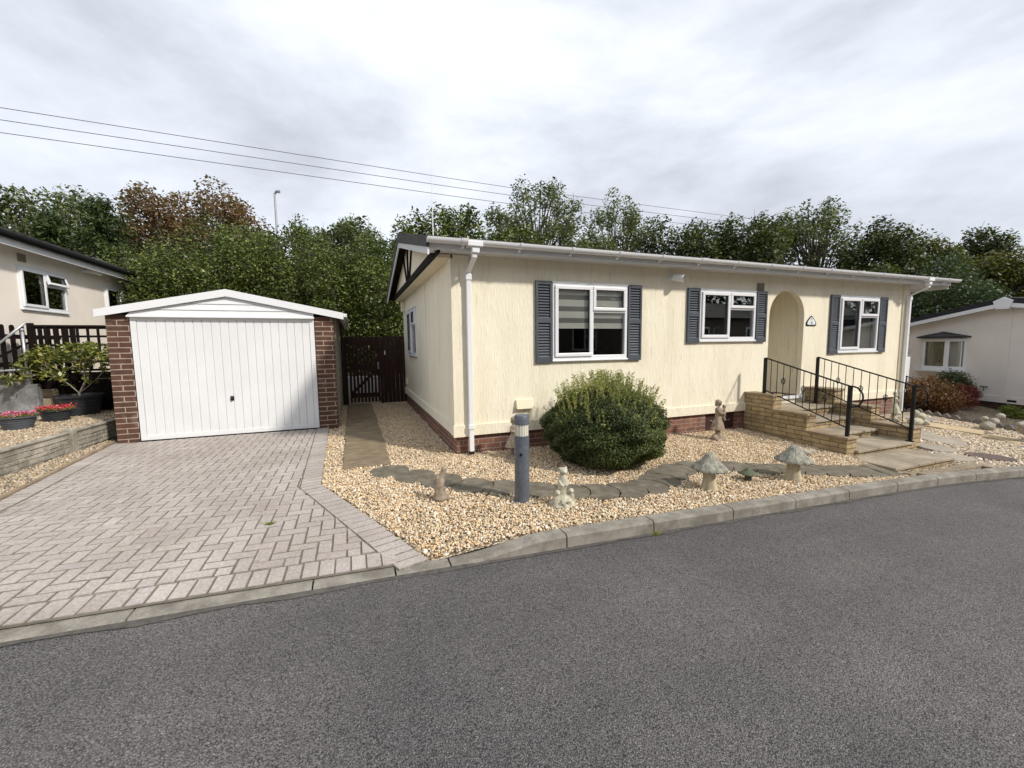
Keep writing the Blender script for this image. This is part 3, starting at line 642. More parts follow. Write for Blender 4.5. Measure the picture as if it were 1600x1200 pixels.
# rake edges: tile skirt above a white bargeboard, front and rear slope, left end
for nm, za, zb, mat, th in (('roof_verge', .055, -.085, 'roofedge', .035), ('bargeboard', -.085, -.175, 'upvc', .022)):
    mb = MB()
    for (ya, yb) in ((YE-.03, YR), (YB+.03, YR)):
        zl = lambda y: ZRi-abs(y-YR)*sl
        for X0, X1 in ((RX0-th, RX0),): mb.add([(X0, ya, zl(ya)+zb), (X0, yb, zl(yb)+zb), (X0, yb, zl(yb)+za), (X0, ya, zl(ya)+za), (X1, ya, zl(ya)+zb), (X1, yb, zl(yb)+zb), (X1, yb, zl(yb)+za), (X1, ya, zl(ya)+za)], [(0, 1, 2, 3), (7, 6, 5, 4), (0, 4, 5, 1), (3, 2, 6, 7), (0, 3, 7, 4), (1, 5, 6, 2)])
    mb.build(nm, mat, H)
# soffit + fascia
mb = MB(); mb.box(RX0, RX1-.2, YE+.012, -.001, ZS-.012, ZS); mb.box(RX0, RX1, YE-.005, YE+.012, ZS-.03, ZE+.01); mb.box(RX1-.06, RX1-.02, YE+.02, .9, ZS-.10, ZE+.05); mb.box(W+.0, RX1-.06, -.001, D, ZS-.012, ZS)
mb.build('fascia', 'upvc_shade', H)
# box gable at left end
gz = ZS-.02; xg = -.20
mb = MB(); zl = lambda y: ZRi-abs(y-YR)*sl
mb.prism([(-.02, gz), (D+.02, gz), (D+.02, zl(D)-.01), (YR, ZRi-.01), (-.02, zl(-.02)-.01)], 'x', xg, xg+.03)
mb.box(xg, .0, -.03, D, gz-.05, gz-.001)
mb.build('gable_panel', 'cream_flat', H)
mb = MB(); mb.box(xg-.04, xg-.001, -.22, D+.1, gz-.03, gz+.075)
for ya, yb in ((2.3, 2.75), (2.95, 2.95), (3.6, 3.15)):
    mb.hexa([(xg-.03, yb-.035, gz+.07), (xg-.002, yb-.035, gz+.07), (xg-.002, yb+.035, gz+.07), (xg-.03, yb+.035, gz+.07)], [(xg-.03, ya-.035, zl(ya)-.1), (xg-.002, ya-.035, zl(ya)-.1), (xg-.002, ya+.035, zl(ya)-.1), (xg-.03, ya+.035, zl(ya)-.1)])
for ya, yb in ((3.0, 6.2), (2.9, -.25)): mb.hexa([(RX0+.01, ya, zl(ya)-.10), (xg-.002, ya, zl(ya)-.10), (xg-.002, yb, zl(yb)-.10), (RX0+.01, yb, zl(yb)-.10)], [(RX0+.01, ya, zl(ya)-.03), (xg-.002, ya, zl(ya)-.03), (xg-.002, yb, zl(yb)-.03), (RX0+.01, yb, zl(yb)-.03)])
mb.build('gable_beam', 'dark_timber', H)
# gutter with brackets
def gutter_profile(yc, zt, r=.062):
    o = [(yc-r*math.cos(math.pi*i/10)*1.0, zt-r*math.sin(math.pi*i/10)) for i in range(11)]
    i_ = [(yc+(r-.006)*math.cos(math.pi*i/10), zt-(r-.006)*math.sin(math.pi*i/10)) for i in range(11)]
    return o+i_
mb = MB(); GY, GZ = YE-.075, ZE+.015; prof = gutter_profile(GY, GZ)
n = len(prof)
for x0, x1 in ((RX0-.02, RX1+.12),):
    mb.add([(x0, a, b) for a, b in prof]+[(x1, a, b) for a, b in prof], [(i, (i+1) % n, n+(i+1) % n, n+i) for i in range(n)])
half_disc = [(GY-.062*math.cos(math.pi*i/10), GZ-.062*math.sin(math.pi*i/10)) for i in range(11)]
mb.prism(half_disc, 'x', RX0-.03, RX0-.018); mb.prism(half_disc, 'x', RX1+.115, RX1+.125)
for k in range(15):
    X = .05+k*.78; hd = [(GY-.074*math.cos(math.pi*i/10), GZ+.004-.074*math.sin(math.pi*i/10)) for i in range(11)]
    mb.prism(hd, 'x', X, X+.035); mb.hexa([(X, YE-.05, GZ-.085), (X+.035, YE-.05, GZ-.085), (X+.035, YE-.006, GZ-.10), (X, YE-.006, GZ-.10)], [(X, YE-.05, GZ-.03), (X+.035, YE-.05, GZ-.03), (X+.035, YE-.006, GZ-.0), (X, YE-.006, GZ-.0)])
for X in (.0, 3.95, 7.9): hd = [(GY-.072*math.cos(math.pi*i/10), GZ+.006-.072*math.sin(math.pi*i/10)) for i in range(11)]; mb.prism(hd, 'x', X-.3+.33, X+.12)
mb.build('gutter', 'upvc', H, auto=35)
def pipe_sq(path, hw):      # square pipe following a path mostly in z
    mb = MB()
    for p, q in zip(path, path[1:]):
        mb.hexa([(p[0]-hw, p[1]-hw, p[2]), (p[0]+hw, p[1]-hw, p[2]), (p[0]+hw, p[1]+hw, p[2]), (p[0]-hw, p[1]+hw, p[2])][::1], [(q[0]-hw, q[1]-hw, q[2]), (q[0]+hw, q[1]-hw, q[2]), (q[0]+hw, q[1]+hw, q[2]), (q[0]-hw, q[1]+hw, q[2])])
    return mb
for X, zb in ((.20, .005), (10.30, -.12)):
    mb = pipe_sq([(X+.0, -.075, zb+.05), (X, -.075, 2.52), (X+(.01 if X < 5 else .04), GY+.02, 2.66), (X+(.01 if X < 5 else .04), GY+.0, 2.81)], .033)
    mb.box(X-.042, X+.042, -.118, -.034, 2.42, 2.50); mb.box(X-.042, X+.042, -.118, -.034, ZB+.10, ZB+.17); mb.box(X-.05+.02, X+.07, GY-.045, GY+.045, 2.72, 2.80)
    mb.box(X-.09, X+.11, GY-.068, GY+.06, 2.795, 2.86)
    mb.build('downpipe', 'upvc', H, bevel=.008)
    MB().box(X-.03, X+.03, -.105, -.045, zb, zb+.05).build('downpipe_shoe', 'black', H)
# windows
def window(T, w_, h_, parent, cover=None, vs=.515, hs=.355, sill=True, opened=False):
    """local: x across, z up, y=0 wall face, -y outwards. T maps to world."""
    f = .045; mb = MB(T); o = -.028
    mb.box(0, w_, o, .05, 0, f+.012); mb.box(0, w_, o, .05, h_-f, h_); mb.box(0, f, o, .05, f+.012, h_-f); mb.box(w_-f, w_, o, .05, f+.012, h_-f)
    mu = w_*vs; mb.box(mu-.022, mu+.022, o+.002, .048, f+.012, h_-f); hz = h_*(1-hs); mb.box(mu+.022, w_-f, o+.002, .048, hz-.022, hz+.022)
    if sill: mb.box(-.012, w_+.012, -.05, -.0, -.028, -.001)
    mb.box(-.01, w_+.01, -.036, -.001, h_+.001, h_+.022)
    fr = mb.build('window', 'upvc', parent, bevel=.005)
    def sash(x0, x1, z0, z1, t=.055, p=-.052, tilt=0):
        TT = T
        if tilt: TT = T @ Matrix.Translation((0, 0, z1)) @ Matrix.Rotation(-tilt, 4, 'X') @ Matrix.Translation((0, 0, -z1))
        s_ = MB(TT); s_.box(x0, x1, p, .0, z0, z0+t); s_.box(x0, x1, p, .0, z1-t, z1); s_.box(x0, x0+t, p, .0, z0+t, z1-t); s_.box(x1-t, x1, p, .0, z0+t, z1-t)
        s_.build('sash', 'upvc', fr, bevel=.008)
        g = MB(TT); g.box(x0+t-.002, x1-t+.002, -.02, -.014, z0+t-.002, z1-t+.002); g.build('pane', 'glass', fr)
        b = MB(TT); q = x0+t; r_ = x1-t
        b.box(q, q+.007, -.034, -.021, z0+t, z1-t); b.box(r_-.007, r_, -.034, -.021, z0+t, z1-t); b.box(q+.007, r_-.007, -.034, -.021, z0+t, z0+t+.007); b.box(q+.007, r_-.007, -.034, -.021, z1-t-.007, z1-t)
        b.build('pane_gasket', 'black', fr)
    sash(f-.012, mu-.006, f-.004, h_-f+.012); sash(mu+.006, w_-f+.012, hz+.008, h_-f+.012, .05, tilt=R(14) if opened else 0)
    g = MB(T); g.box(mu+.02, w_-f+.002, .0, .006, f+.01, hz-.02); g.build('pane', 'glass', fr)
    return fr
YZ = lambda x, z: Matrix.Translation((x, 0, z))
frames = []
for i, (a, b, c, d) in enumerate(WIN):
    fr = window(YZ(a, c+.03), b-a, d-c-.03, H); frames.append(fr)
    tag(fr, ['wide window with a striped half lowered blind, nearest the downpipe', 'shorter window with black panes, beside the arched doorway', 'window with a pale curtain, at the right end of the wall'][i])
    mb = MB()
    for x0, x1 in ((a-.275, a-.015), (b+.015, b+.275)):
        mb = MB(); z0, z1 = c-.01, d+.02; w_ = x1-x0
        mb.box(x0, x0+.03, -.042, -.002, z0, z1); mb.box(x1-.03, x1, -.042, -.002, z0, z1)
        zm = z0+(z1-z0)*.52
        for q0, q1 in ((z0, z0+.085), (zm-.035, zm+.035), (z1-.05, z1)): mb.box(x0+.03, x1-.03, -.040, -.003, q0, q1)
        for q0, q1 in ((z0+.085, zm-.035), (zm+.035, z1-.05)):
            nl = int((q1-q0)/.040)
            for k in range(nl):
                zz = q0+(q1-q0)*(k+.5)/nl; hl_ = (q1-q0)/nl*.5
                mb.hexa([(x0+.028, -.036, zz-hl_), (x1-.028, -.036, zz-hl_), (x1-.028, -.020, zz-hl_), (x0+.028, -.020, zz-hl_)], [(x0+.028, -.008, zz+hl_*.8), (x1-.028, -.008, zz+hl_*.8), (x1-.028, -.005, zz+hl_*.8), (x0+.028, -.005, zz+hl_*.8)])
            mb.box(x0+.028, x1-.028, -.006, -.003, q0, q1)
        mb.build('shutter', 'slate', H)
# blind of first window (alternating opaque and sheer bands) and curtain of third
a, b, c, d = WIN[0]
for i_, (x0, x1) in enumerate(((a+.05, a+.66), (a+.70, b-.05))):
    zb = 1.80; z_ = d-.06; k = 0; m1, m2 = MB(), MB()
    while z_ > zb:
        hgt = .075 if k % 2 else .10; z2 = max(zb, z_-hgt); (m1 if k % 2 == 0 else m2).box(x0, x1, .022, .026, z2, z_); z_ = z2; k += 1
    m1.box(x0, x1, .019, .032, zb-.02, zb)
    m1.build('blind', 'blind', frames[0]); m2.build('blind_band', 'blindd', frames[0])
a, b, c, d = WIN[2]
mb = MB(); mb.box(a+.05, b-.05, .055, .059, 2.08, 2.42); mb.build('blind', 'blindd', frames[2])
mb = MB(); n = 40
vs = []
for i in range(n+1):
    X = b-.45+.42*i/n; yy = .12+.03*math.sin(i*1.9); vs += [(X-.12*math.sin(0), yy, 1.30), (X, yy, 2.42)]
mb.add(vs, [(2*i, 2*i+2, 2*i+3, 2*i+1) for i in range(n)]); mb.build('curtain', 'curtain', frames[2], smooth=True)
# ornament on the middle window sill inside: tap and bowl
mb = MB(); mb.tube([(4.92, .2, 1.56), (4.92, .2, 1.78), (4.93, .17, 1.82), (4.95, .12, 1.80)], .012, 8); mb.build('tap', 'galv', frames[1])
TS = Matrix(((0, -0.0, 0, 0), (0, 0, 0, 0), (0, 0, 1, 0), (0, 0, 0, 1)))
# left side window: local x -> -y direction, outward -x
TS = Matrix(((0, 1, 0, 0), (-1, 0, 0, SW[1]), (0, 0, 1, SW[2]+.03), (0, 0, 0, 1)))
fr = window(TS, SW[1]-SW[0], SW[3]-SW[2]-.03, H); fr['label'] = 'narrow looking window on the shaded left end wall'
# small fittings
mb = MB(); mb.box(.90, 1.18, -.028, -.001, .615, .735); mb.prism([(-.07, .60), (-.028, .62), (-.028, .73), (-.034, .735)], 'x', .90, 1.18); mb.build('wall_vent', 'cream_flat', H, bevel=.006)
mb = MB(); mb.box(5.70, 5.88, -.012, -.001, 2.475, 2.62)
for k in range(6): mb.box(5.715, 5.865, -.018, -.012, 2.487+k*.022, 2.497+k*.022)
mb.build('vent_grille', 'grille', H)
# security light
mb = MB(); mb.tube([(3.70, -.001, 2.60), (3.70, -.035, 2.60)], .065, 20); mb.tube([(3.70, -.03, 2.60), (3.71, -.07, 2.605)], .032, 12); mb.tube([(3.69, -.07, 2.62), (3.80, -.20, 2.59)], [.05, .062], 20); mb.build('security_light', 'upvc', H, auto=35)
mb = MB(); mb.tube([(3.801, -.201, 2.589), (3.804, -.204, 2.588)], [.05, .05], 20); mb.build('light_lens', 'glass', H)
mb = MB(); mb.tube([(3.8003, -.2003, 2.5899), (3.8008, -.2008, 2.5897)], .045, 16); mb.build('light_reflector', 'black', H)
# number plate shaped like a small house
mb = MB(); shp = [(7.09, 1.845), (7.35, 1.845), (7.365, 1.87), (7.36, 1.92), (7.25, 2.03), (7.22, 2.045), (7.19, 2.03), (7.085, 1.93), (7.075, 1.87)]
mb.prism(shp, 'y', -.012, -.001); npl = mb.build('house_number_plate', 'iron', H)
mb = MB(); cx, cz = 7.225, 1.925; mb.prism([(cx+(a-cx)*.80, cz+.004+(b-cz)*.76) for a, b in shp], 'y', -.0155, -.0125); mb.build('plate_face', 'upvc', npl)
cu = bpy.data.curves.new('txt', 'FONT'); cu.body = '4'; cu.size = .10; cu.align_x = 'CENTER'; to = bpy.data.objects.new('txt', cu); col.objects.link(to)
dg = bpy.context.evaluated_depsgraph_get(); me = bpy.data.meshes.new_from_object(to.evaluated_get(dg)); bpy.data.objects.remove(to)
for v in me.vertices: v.co = Vector((v.co.x+7.222, -.0165-v.co.z, v.co.y+1.873))-H.location
me.materials.append(mats['iron']); o = bpy.data.objects.new('number', me); col.objects.link(o); o.parent = npl
mb = MB(); mb.box(7.19, 7.25, -.0165, -.0156, 1.975, 1.981); mb.box(7.21, 7.235, -.0165, -.0157, 1.981, 1.993); mb.build('plate_emblem', 'iron', npl)
mb = MB(); mb.box(-.09, -.001, 5.45, 5.65, 2.42, 2.68); mb.build('alarm_box', 'cream_flat', H, bevel=.008)
mb = MB(); mb.box(-.06, -.001, 5.3, 5.38, .55, .72); mb.build('cable_box', 'cream_flat', H, bevel=.006)

# ------------------------------------------------------------------ entrance steps
S = thing('entrance_steps', 'pale stone entrance steps with stepped yellow stone side walls and copings', 'steps', (6.35, -1, -.2))
def trunc(mb, x0, x1, y0, y1, z0, z1): mb.box(x0, x1, y0, y1, z0, z1)
LV = [(0, -.56, .62), (-.56, -1.16, .375), (-1.16, -1.76, .11)]
for k, (x0, x1) in enumerate(((5.51, 5.73), (7.17, 7.40))):
    mb = MB(); mc = MB()
    for j, (y1, y0, zt) in enumerate(LV):
        zt += .02 if k else 0
        mb.box(x0, x1, y0+(.0 if j < 2 else 0)+.001*j, y1-.001, -.5, zt-.04)
        o = mc = MB(); mc.box(x0-.025, x1+.025, y0-.02, y1-(.002 if j == 0 else .022)+(0), zt-.04, zt); mc.build('coping', 'coping', S, bevel=.01)
    mb.build('side_wall', 'stone', S)
treads = [(5.732, 7.168, 0, -.58, .335), (5.732, 7.168, -.5, -.93, .18), (5.732, 7.168, -.88, -1.30, .025), (5.70, 7.169, -1.25, -1.81, -.10), (5.45, 6.88, -1.79, -2.40, -.175)]
for k, (x0, x1, y1, y0, zt) in enumerate(treads):
    nsl = 2 if k < 3 else 3
    for q in range(nsl):
        a0, a1 = x0+(x1-x0)*q/nsl+.004, x0+(x1-x0)*(q+1)/nsl-.004
        if k == 4: a0, a1 = [(5.45, 5.98), (5.988, 6.38), (6.388, 6.88)][q]
        mb = MB(); mb.box(a0, a1, y0, y1, zt-.04, zt); mb.build('tread', 'tread', S, bevel=.008)
    mb = MB(); mb.box(x0+.015, x1-.015, y0+.035, y1-.002, -.55, zt-.041); mb.build('riser', 'stone', S)
# brick paving apron by the kerb
mb = MB()
for i in range(16):
    for j in range(4):
        x0, y0 = 5.15+i*.135, -2.46-j*.1-.02
        x1, y1 = x0+.13, y0-.096
        if y1 < kerb_y(x0)+.132: continue
        if x0 < 5.3+j*.04 or x1 > 7.25+j*.06: continue
        b = [(x0, y1), (x1, y1), (x1, y0), (x0, y0)]
        mb.hexa([(p[0], p[1], Gs(*p)-.05) for p in b], [(p[0], p[1], Gs(*p)+.014+random.uniform(0, .004)) for p in b])
tag(mb.build('paving', M('tan_pavers', (.38, .31, .22), .85, .2, 6, .5, .003, 70, dirt=.4, fine=60), bevel=.004), 'strip of tan brick paving between the bottom platform and the kerb', 'paving')

def basket(mb, c, h=.12, r=.034):
    for k in range(4):
        path = []
        for i in range(9):
            t = i/8; a = k*math.pi/2+t*math.pi*.9; rr = r*math.sin(math.pi*t); path.append((c[0]+rr*math.cos(a), c[1]+rr*math.sin(a), c[2]+(t-.5)*h))
        mb.tube(path, .0055, 5)
def railing(label, X, yu, zu, zub, yl, zl_, zlb, bots, which):
    root = thing('handrail', label, 'handrail', (X, yl, zlb), 'black metal handrails of the entrance steps')
    hw = .022
    for y, z0, z1 in ((yu, zub, zu), (yl, zlb, zl_)):
        mb = MB(); mb.box(X-hw, X+hw, y-hw, y+hw, z0, z1)
        if which: mb.box(X-.035, X+.035, y-.05, y+.05, z0, z0+.012)
        mb.build('post', 'iron', root, bevel=.003)
    slope = (zl_-zu)/(yl-yu)
    mb = MB(); path = [(X, yu, zu), (X, yl, zl_+.0)]; q = Vector((X, yl, zl_)); L_ = .17
    # scroll at the lower end
    dirv = Vector((0, -1, -slope)).normalized(); p = q.copy(); ang = math.atan2(dirv.z, -dirv.y)
    for i in range(1, 15):
        t = math.pi*i/14*.98; path.append((X, yl-.02-.155*math.sin(t)**.9, zl_-.0-.155*(1-math.cos(t))-.02*math.sin(t)*0))
    mb.tube([path[0], path[1]], .0125, 8); mb.tube(path[1:], [.0125]*len(path[1:]), 8); mb.build('top_rail', 'iron', root, smooth=True)
    b0, b1 = bots
    mb = MB(); mb.tube([(X, yu, b0), (X, yl, b1)], .011, 6); mb.build('bottom_rail', 'iron', root)
    n = 12
    for k in range(1, n):
        t = k/n; y = yu+(yl-yu)*t; za = b0+(b1-b0)*t; zb = zu+(zl_-zu)*t
        mb = MB(); mb.tube([(X, y, za), (X, y, zb)], .006, 6)
        if k % 3 == 0: basket(mb, (X, y, (za+zb)/2))
        mb.build('baluster', 'iron', root)
railing('black wrought handrail with basket balusters on the left wall of the steps', 5.60, -.32, 1.255, .62, -1.70, .87, .11, (.68, .235), 0)
railing('black wrought handrail with basket balusters, right of the steps nearest the right window', 7.11, -.25, 1.235, .335, -1.76, .81, -.10, (.62, .10), 1)

# ------------------------------------------------------------------ garage
Gg = thing('garage', 'detached white door garage with red brick piers and low gabled roof', 'garage', (-3.3, 2.85, 0))
mb = MB(); mb.box(-4.95, -4.655, 2.86, 3.1, -.1, 2.09); mb.build('pier', 'pier', Gg)
mb = MB(); mb.box(-1.945, -1.625, 2.86, 3.1, -.1, 2.09); mb.build('pier', 'pier', Gg)
mb = MB(); mb.box(-1.70, -1.615, 3.1, 7.9, -.1, 2.12); mb.box(-4.95, -4.86, 3.1, 7.9, -.1, 2.12); mb.box(-4.9, -1.65, 7.85, 7.92, -.1, 2.12)
for k in range(5): mb.box(-1.614, -1.60, 3.12+k*.95, 3.18+k*.95, -.05, 2.1)
mb.build('side_wall', 'pebbledash', Gg)
# up and over door with vertical ribs
mb = MB(); x0, x1 = -4.64, -1.955; yd = 2.89
mb.box(x0, x0+.075, yd-.035, yd, .03, 2.06); mb.box(x1-.075, x1, yd-.035, yd, .03, 2.06); mb.box(x0+.075, x1-.075, yd-.035, yd, .03, .10); mb.box(x0+.075, x1-.075, yd-.030, yd, 2.01, 2.06)
n = 20; ww = (x1-x0-.15)/n
for k in range(n):
    a = x0+.075+k*ww; mb.add([(a, yd-.008, .10), (a+.008, yd-.024, .10), (a+ww-.008, yd-.024, .10), (a+ww, yd-.008, .10), (a, yd-.008, 2.01), (a+.008, yd-.024, 2.01), (a+ww-.008, yd-.024, 2.01), (a+ww, yd-.008, 2.01)], [(0, 1, 5, 4), (1, 2, 6, 5), (2, 3, 7, 6)])
dr = mb.build('garage_door', M('garage_door_white', (.78, .79, .80), .4, .03, 1.5, .25, .004, 5, dirt=.10), Gg)
mb = MB(); mb.ball((-3.32, yd-.045, .66), (.02, .02, .045)); mb.tube([(-3.32, yd-.02, .66), (-3.32, yd-.05, .66)], .012, 8); mb.box(-3.345, -3.295, yd-.03, yd-.023, .62, .70); mb.build('handle', 'black', dr)
mb = MB(); mb.box(x0-.012, x0-.002, yd-.03, yd+.02, 0, 2.07); mb.box(x1+.002, x1+.012, yd-.03, yd+.02, 0, 2.07); mb.box(x0, x1, yd-.03, yd+.02, .0, .028); mb.build('door_seal', 'black', Gg)
# gable boards
gl, gr, gp = -5.04, -1.44, -3.28; ze, zp = 2.13, 2.50
mb = MB(); yy = 2.80
zg = lambda x: ze+(zp-ze)*(1-abs(x-gp)/((gp-gl) if x < gp else (gr-gp)))
for k in range(4):
    z0 = 2.075+k*.105; z1 = z0+.102
    def xr(z, s_): return gp+s_*((gr-gp) if s_ > 0 else (gp-gl))*min(1, max(0, (zp-.05-z)/(zp-ze)))
    a0, b0, a1, b1 = xr(z0, -1), xr(z0, 1), xr(z1, -1), xr(z1, 1)
    a0, b0 = max(a0, -4.66), min(b0, -1.95); a1, b1 = max(a1, -4.66), min(b1, -1.95)
    if b1-a1 < .02: a1 = b1 = gp
    mb.add([(a0, yy, z0), (b0, yy, z0), (b1, yy+.014, z1), (a1, yy+.014, z1), (a0, yy+.03, z0), (b0, yy+.03, z0)], [(0, 1, 2, 3), (0, 4, 5, 1)])
mb.box(-4.66, -1.94, yy-.012, yy+.06, 2.055, 2.075)
mb.build('gable_cladding', 'upvc', Gg)
mb = MB()
for (xa, za), (xb, zb) in (((gl, ze), (gp, zp)), ((gr, ze), (gp, zp))):
    mb.hexa([(xa, 2.755, za-.085), (xb, 2.755, zb-.085), (xb, 2.785, zb-.085), (xa, 2.785, za-.085)], [(xa, 2.755, za+.035), (xb, 2.755, zb+.035), (xb, 2.785, zb+.035), (xa, 2.785, za+.035)])
mb.build('bargeboard', 'upvc', Gg)
mb = MB()
for (xa, za), (xb, zb) in (((gl+.02, ze), (gp, zp)), ((gr-.02, ze), (gp, zp))):
    mb.hexa([(xa, 2.79, za-.03), (xb, 2.79, zb-.03), (xb, 8.0, zb-.03), (xa, 8.0, za-.03)], [(xa, 2.79, za+.03), (xb, 2.79, zb+.03), (xb, 8.0, zb+.03), (xa, 8.0, za+.03)])
mb.build('roof', M('garage_roof_grey', (.30, .29, .27), .9, .2, 5, .5, .005, 40), Gg)
mb = MB(); mb.box(gr-.06, gr+.0, 2.79, 7.9, 2.05, 2.12); mb.box(gr-.005, gr+.06, 2.75, 8.0, 2.085, 2.15) ; mb.build('gutter', 'upvc', Gg, bevel=.01)
mb = MB(); mb.tube([(-1.56, 5.7, .05), (-1.56, 5.7, 2.08)], .03, 8); mb.build('downpipe', 'black', Gg)

# ------------------------------------------------------------------ gate and fence between garage and home
gt = thing('garden_gate', 'dark slatted timber gate with narrow gaps beside the garage', 'gate', (-1.05, 6, 0))
mb = MB()
for k in range(9):
    x0 = -1.42+k*.088; mb.box(x0, x0+.060, 6.0, 6.02, .06, 1.72+.06*0)
mb.build('slat_panel', 'fence_timber', gt)
mb = MB(); 
for z0 in (.18, .92, 1.55): mb.box(-1.42, -.66, 6.02, 6.05, z0, z0+.12)
mb.hexa([(-1.42, 6.021, .30), (-1.32, 6.021, .30), (-1.32, 6.045, .30), (-1.42, 6.045, .30)], [(-.78, 6.021, .92), (-.68, 6.021, .92), (-.68, 6.045, .92), (-.78, 6.045, .92)])
mb.hexa([(-1.42, 6.021, 1.04), (-1.32, 6.021, 1.04), (-1.32, 6.045, 1.04), (-1.42, 6.045, 1.04)], [(-.78, 6.021, 1.55), (-.68, 6.021, 1.55), (-.68, 6.045, 1.55), (-.78, 6.045, 1.55)])
mb.build('gate_frame', 'fence_timber', gt)
mb = MB(); mb.box(-.71, -.675, 5.975, 5.999, .94, 1.12); mb.tube([(-.69, 5.975, 1.08), (-.69, 5.94, 1.08), (-.69, 5.94, .99), (-.69, 5.975, .99)], .009, 6); mb.build('latch', 'galv', gt)
mb = MB(); mb.box(-1.55, -1.46, 5.97, 6.06, 0, 1.78)
fn = thing('board_fence', 'dark close boarded fence panel between the slatted gate and the cream end wall', 'fence', (-.3, 6, 0))
mb.box(-.65, -.57, 5.97, 6.06, 0, 1.78); mb.build('post', 'fence_timber', fn)
mb = MB()
for k in range(6): mb.box(-.565+k*.105, -.565+k*.105+.098, 5.99+(k % 2)*.006, 6.01+(k % 2)*.006, .02, 1.80)
for k in range(8): mb.box(-1.46+k*.101, -1.46+k*.101+.095, 6.06, 6.075, 1.60, 1.79)
mb.build('board', 'fence_timber', fn)
mb = MB(); mb.box(-.525, -.495, 5.98, 5.989, 1.31, 1.42); mb.build('white_plate', 'upvc', fn)

pb = MB(); pb.box(-1.5, -.55, 7.6, 8.1, 0, .62)  # pale box added so the gaps between the gate slats read white
tag(pb.build('pale_object', 'upvc', bevel=.02), 'low pale box added behind the dark gate, showing white through its slats', 'pale object')

# ------------------------------------------------------------------ bollard lamp
B = thing('bollard_light', 'grey cylindrical bollard lamp with clear lens band standing in the gravel', 'bollard', (.20, -1.95, -.02))
bx, by = .20, -1.95; r_ = .073
mb = MB(); mb.lathe([(r_, 0), (r_, .585), (r_-.003, .588), (r_-.003, .594), (r_, .597), (r_, .685)], (bx, by, -.02), 32); mb.build('body', 'bollard', B, auto=40)
mb = MB(); mb.lathe([(r_-.006, .686), (r_-.006, .795)], (bx, by, -.02), 32); mb.build('lens', 'diffuser', B, auto=40)
mb = MB(); mb.lathe([(r_, .796), (r_, .872), (r_-.006, .885), (r_-.02, .89), (.001, .893)], (bx, by, -.02), 32); mb.build('cap', 'bollard', B, auto=40)
mb = MB(); mb.tube([(bx-.035, by-.063, .49), (bx-.0375, by-.069, .49)], .014, 12); mb.build('lock', 'black', B)
mb = MB(); mb.lathe([(.12, -.02), (.11, .012), (.085, .016), (.074, .017)], (bx, by, -.01), 20); mb.build('footing', 'kerb', B)

# ------------------------------------------------------------------ statues: fused forms
def fused(name, mb, mat, voxel, parent=None, smooth_it=2, T=None):
    o = mb.build(name, mat, None, smooth=True)
    md = o.modifiers.new('r', 'REMESH'); md.mode = 'VOXEL'; md.voxel_size = voxel; md.use_smooth_shade = True
    sm = o.modifiers.new('s', 'SMOOTH'); sm.iterations = smooth_it; sm.factor = .5
    dg = bpy.context.evaluated_depsgraph_get(); me = bpy.data.meshes.new_from_object(o.evaluated_get(dg)); o.modifiers.clear(); o.data = me
    for p in me.polygons: p.use_smooth = True
    return o
def rotz(mb, c, a):
    ca, sa = math.cos(a), math.sin(a); mb.v = [(c[0]+(v[0]-c[0])*ca-(v[1]-c[1])*sa, c[1]+(v[0]-c[0])*sa+(v[1]-c[1])*ca, v[2]) for v in mb.v]; return mb
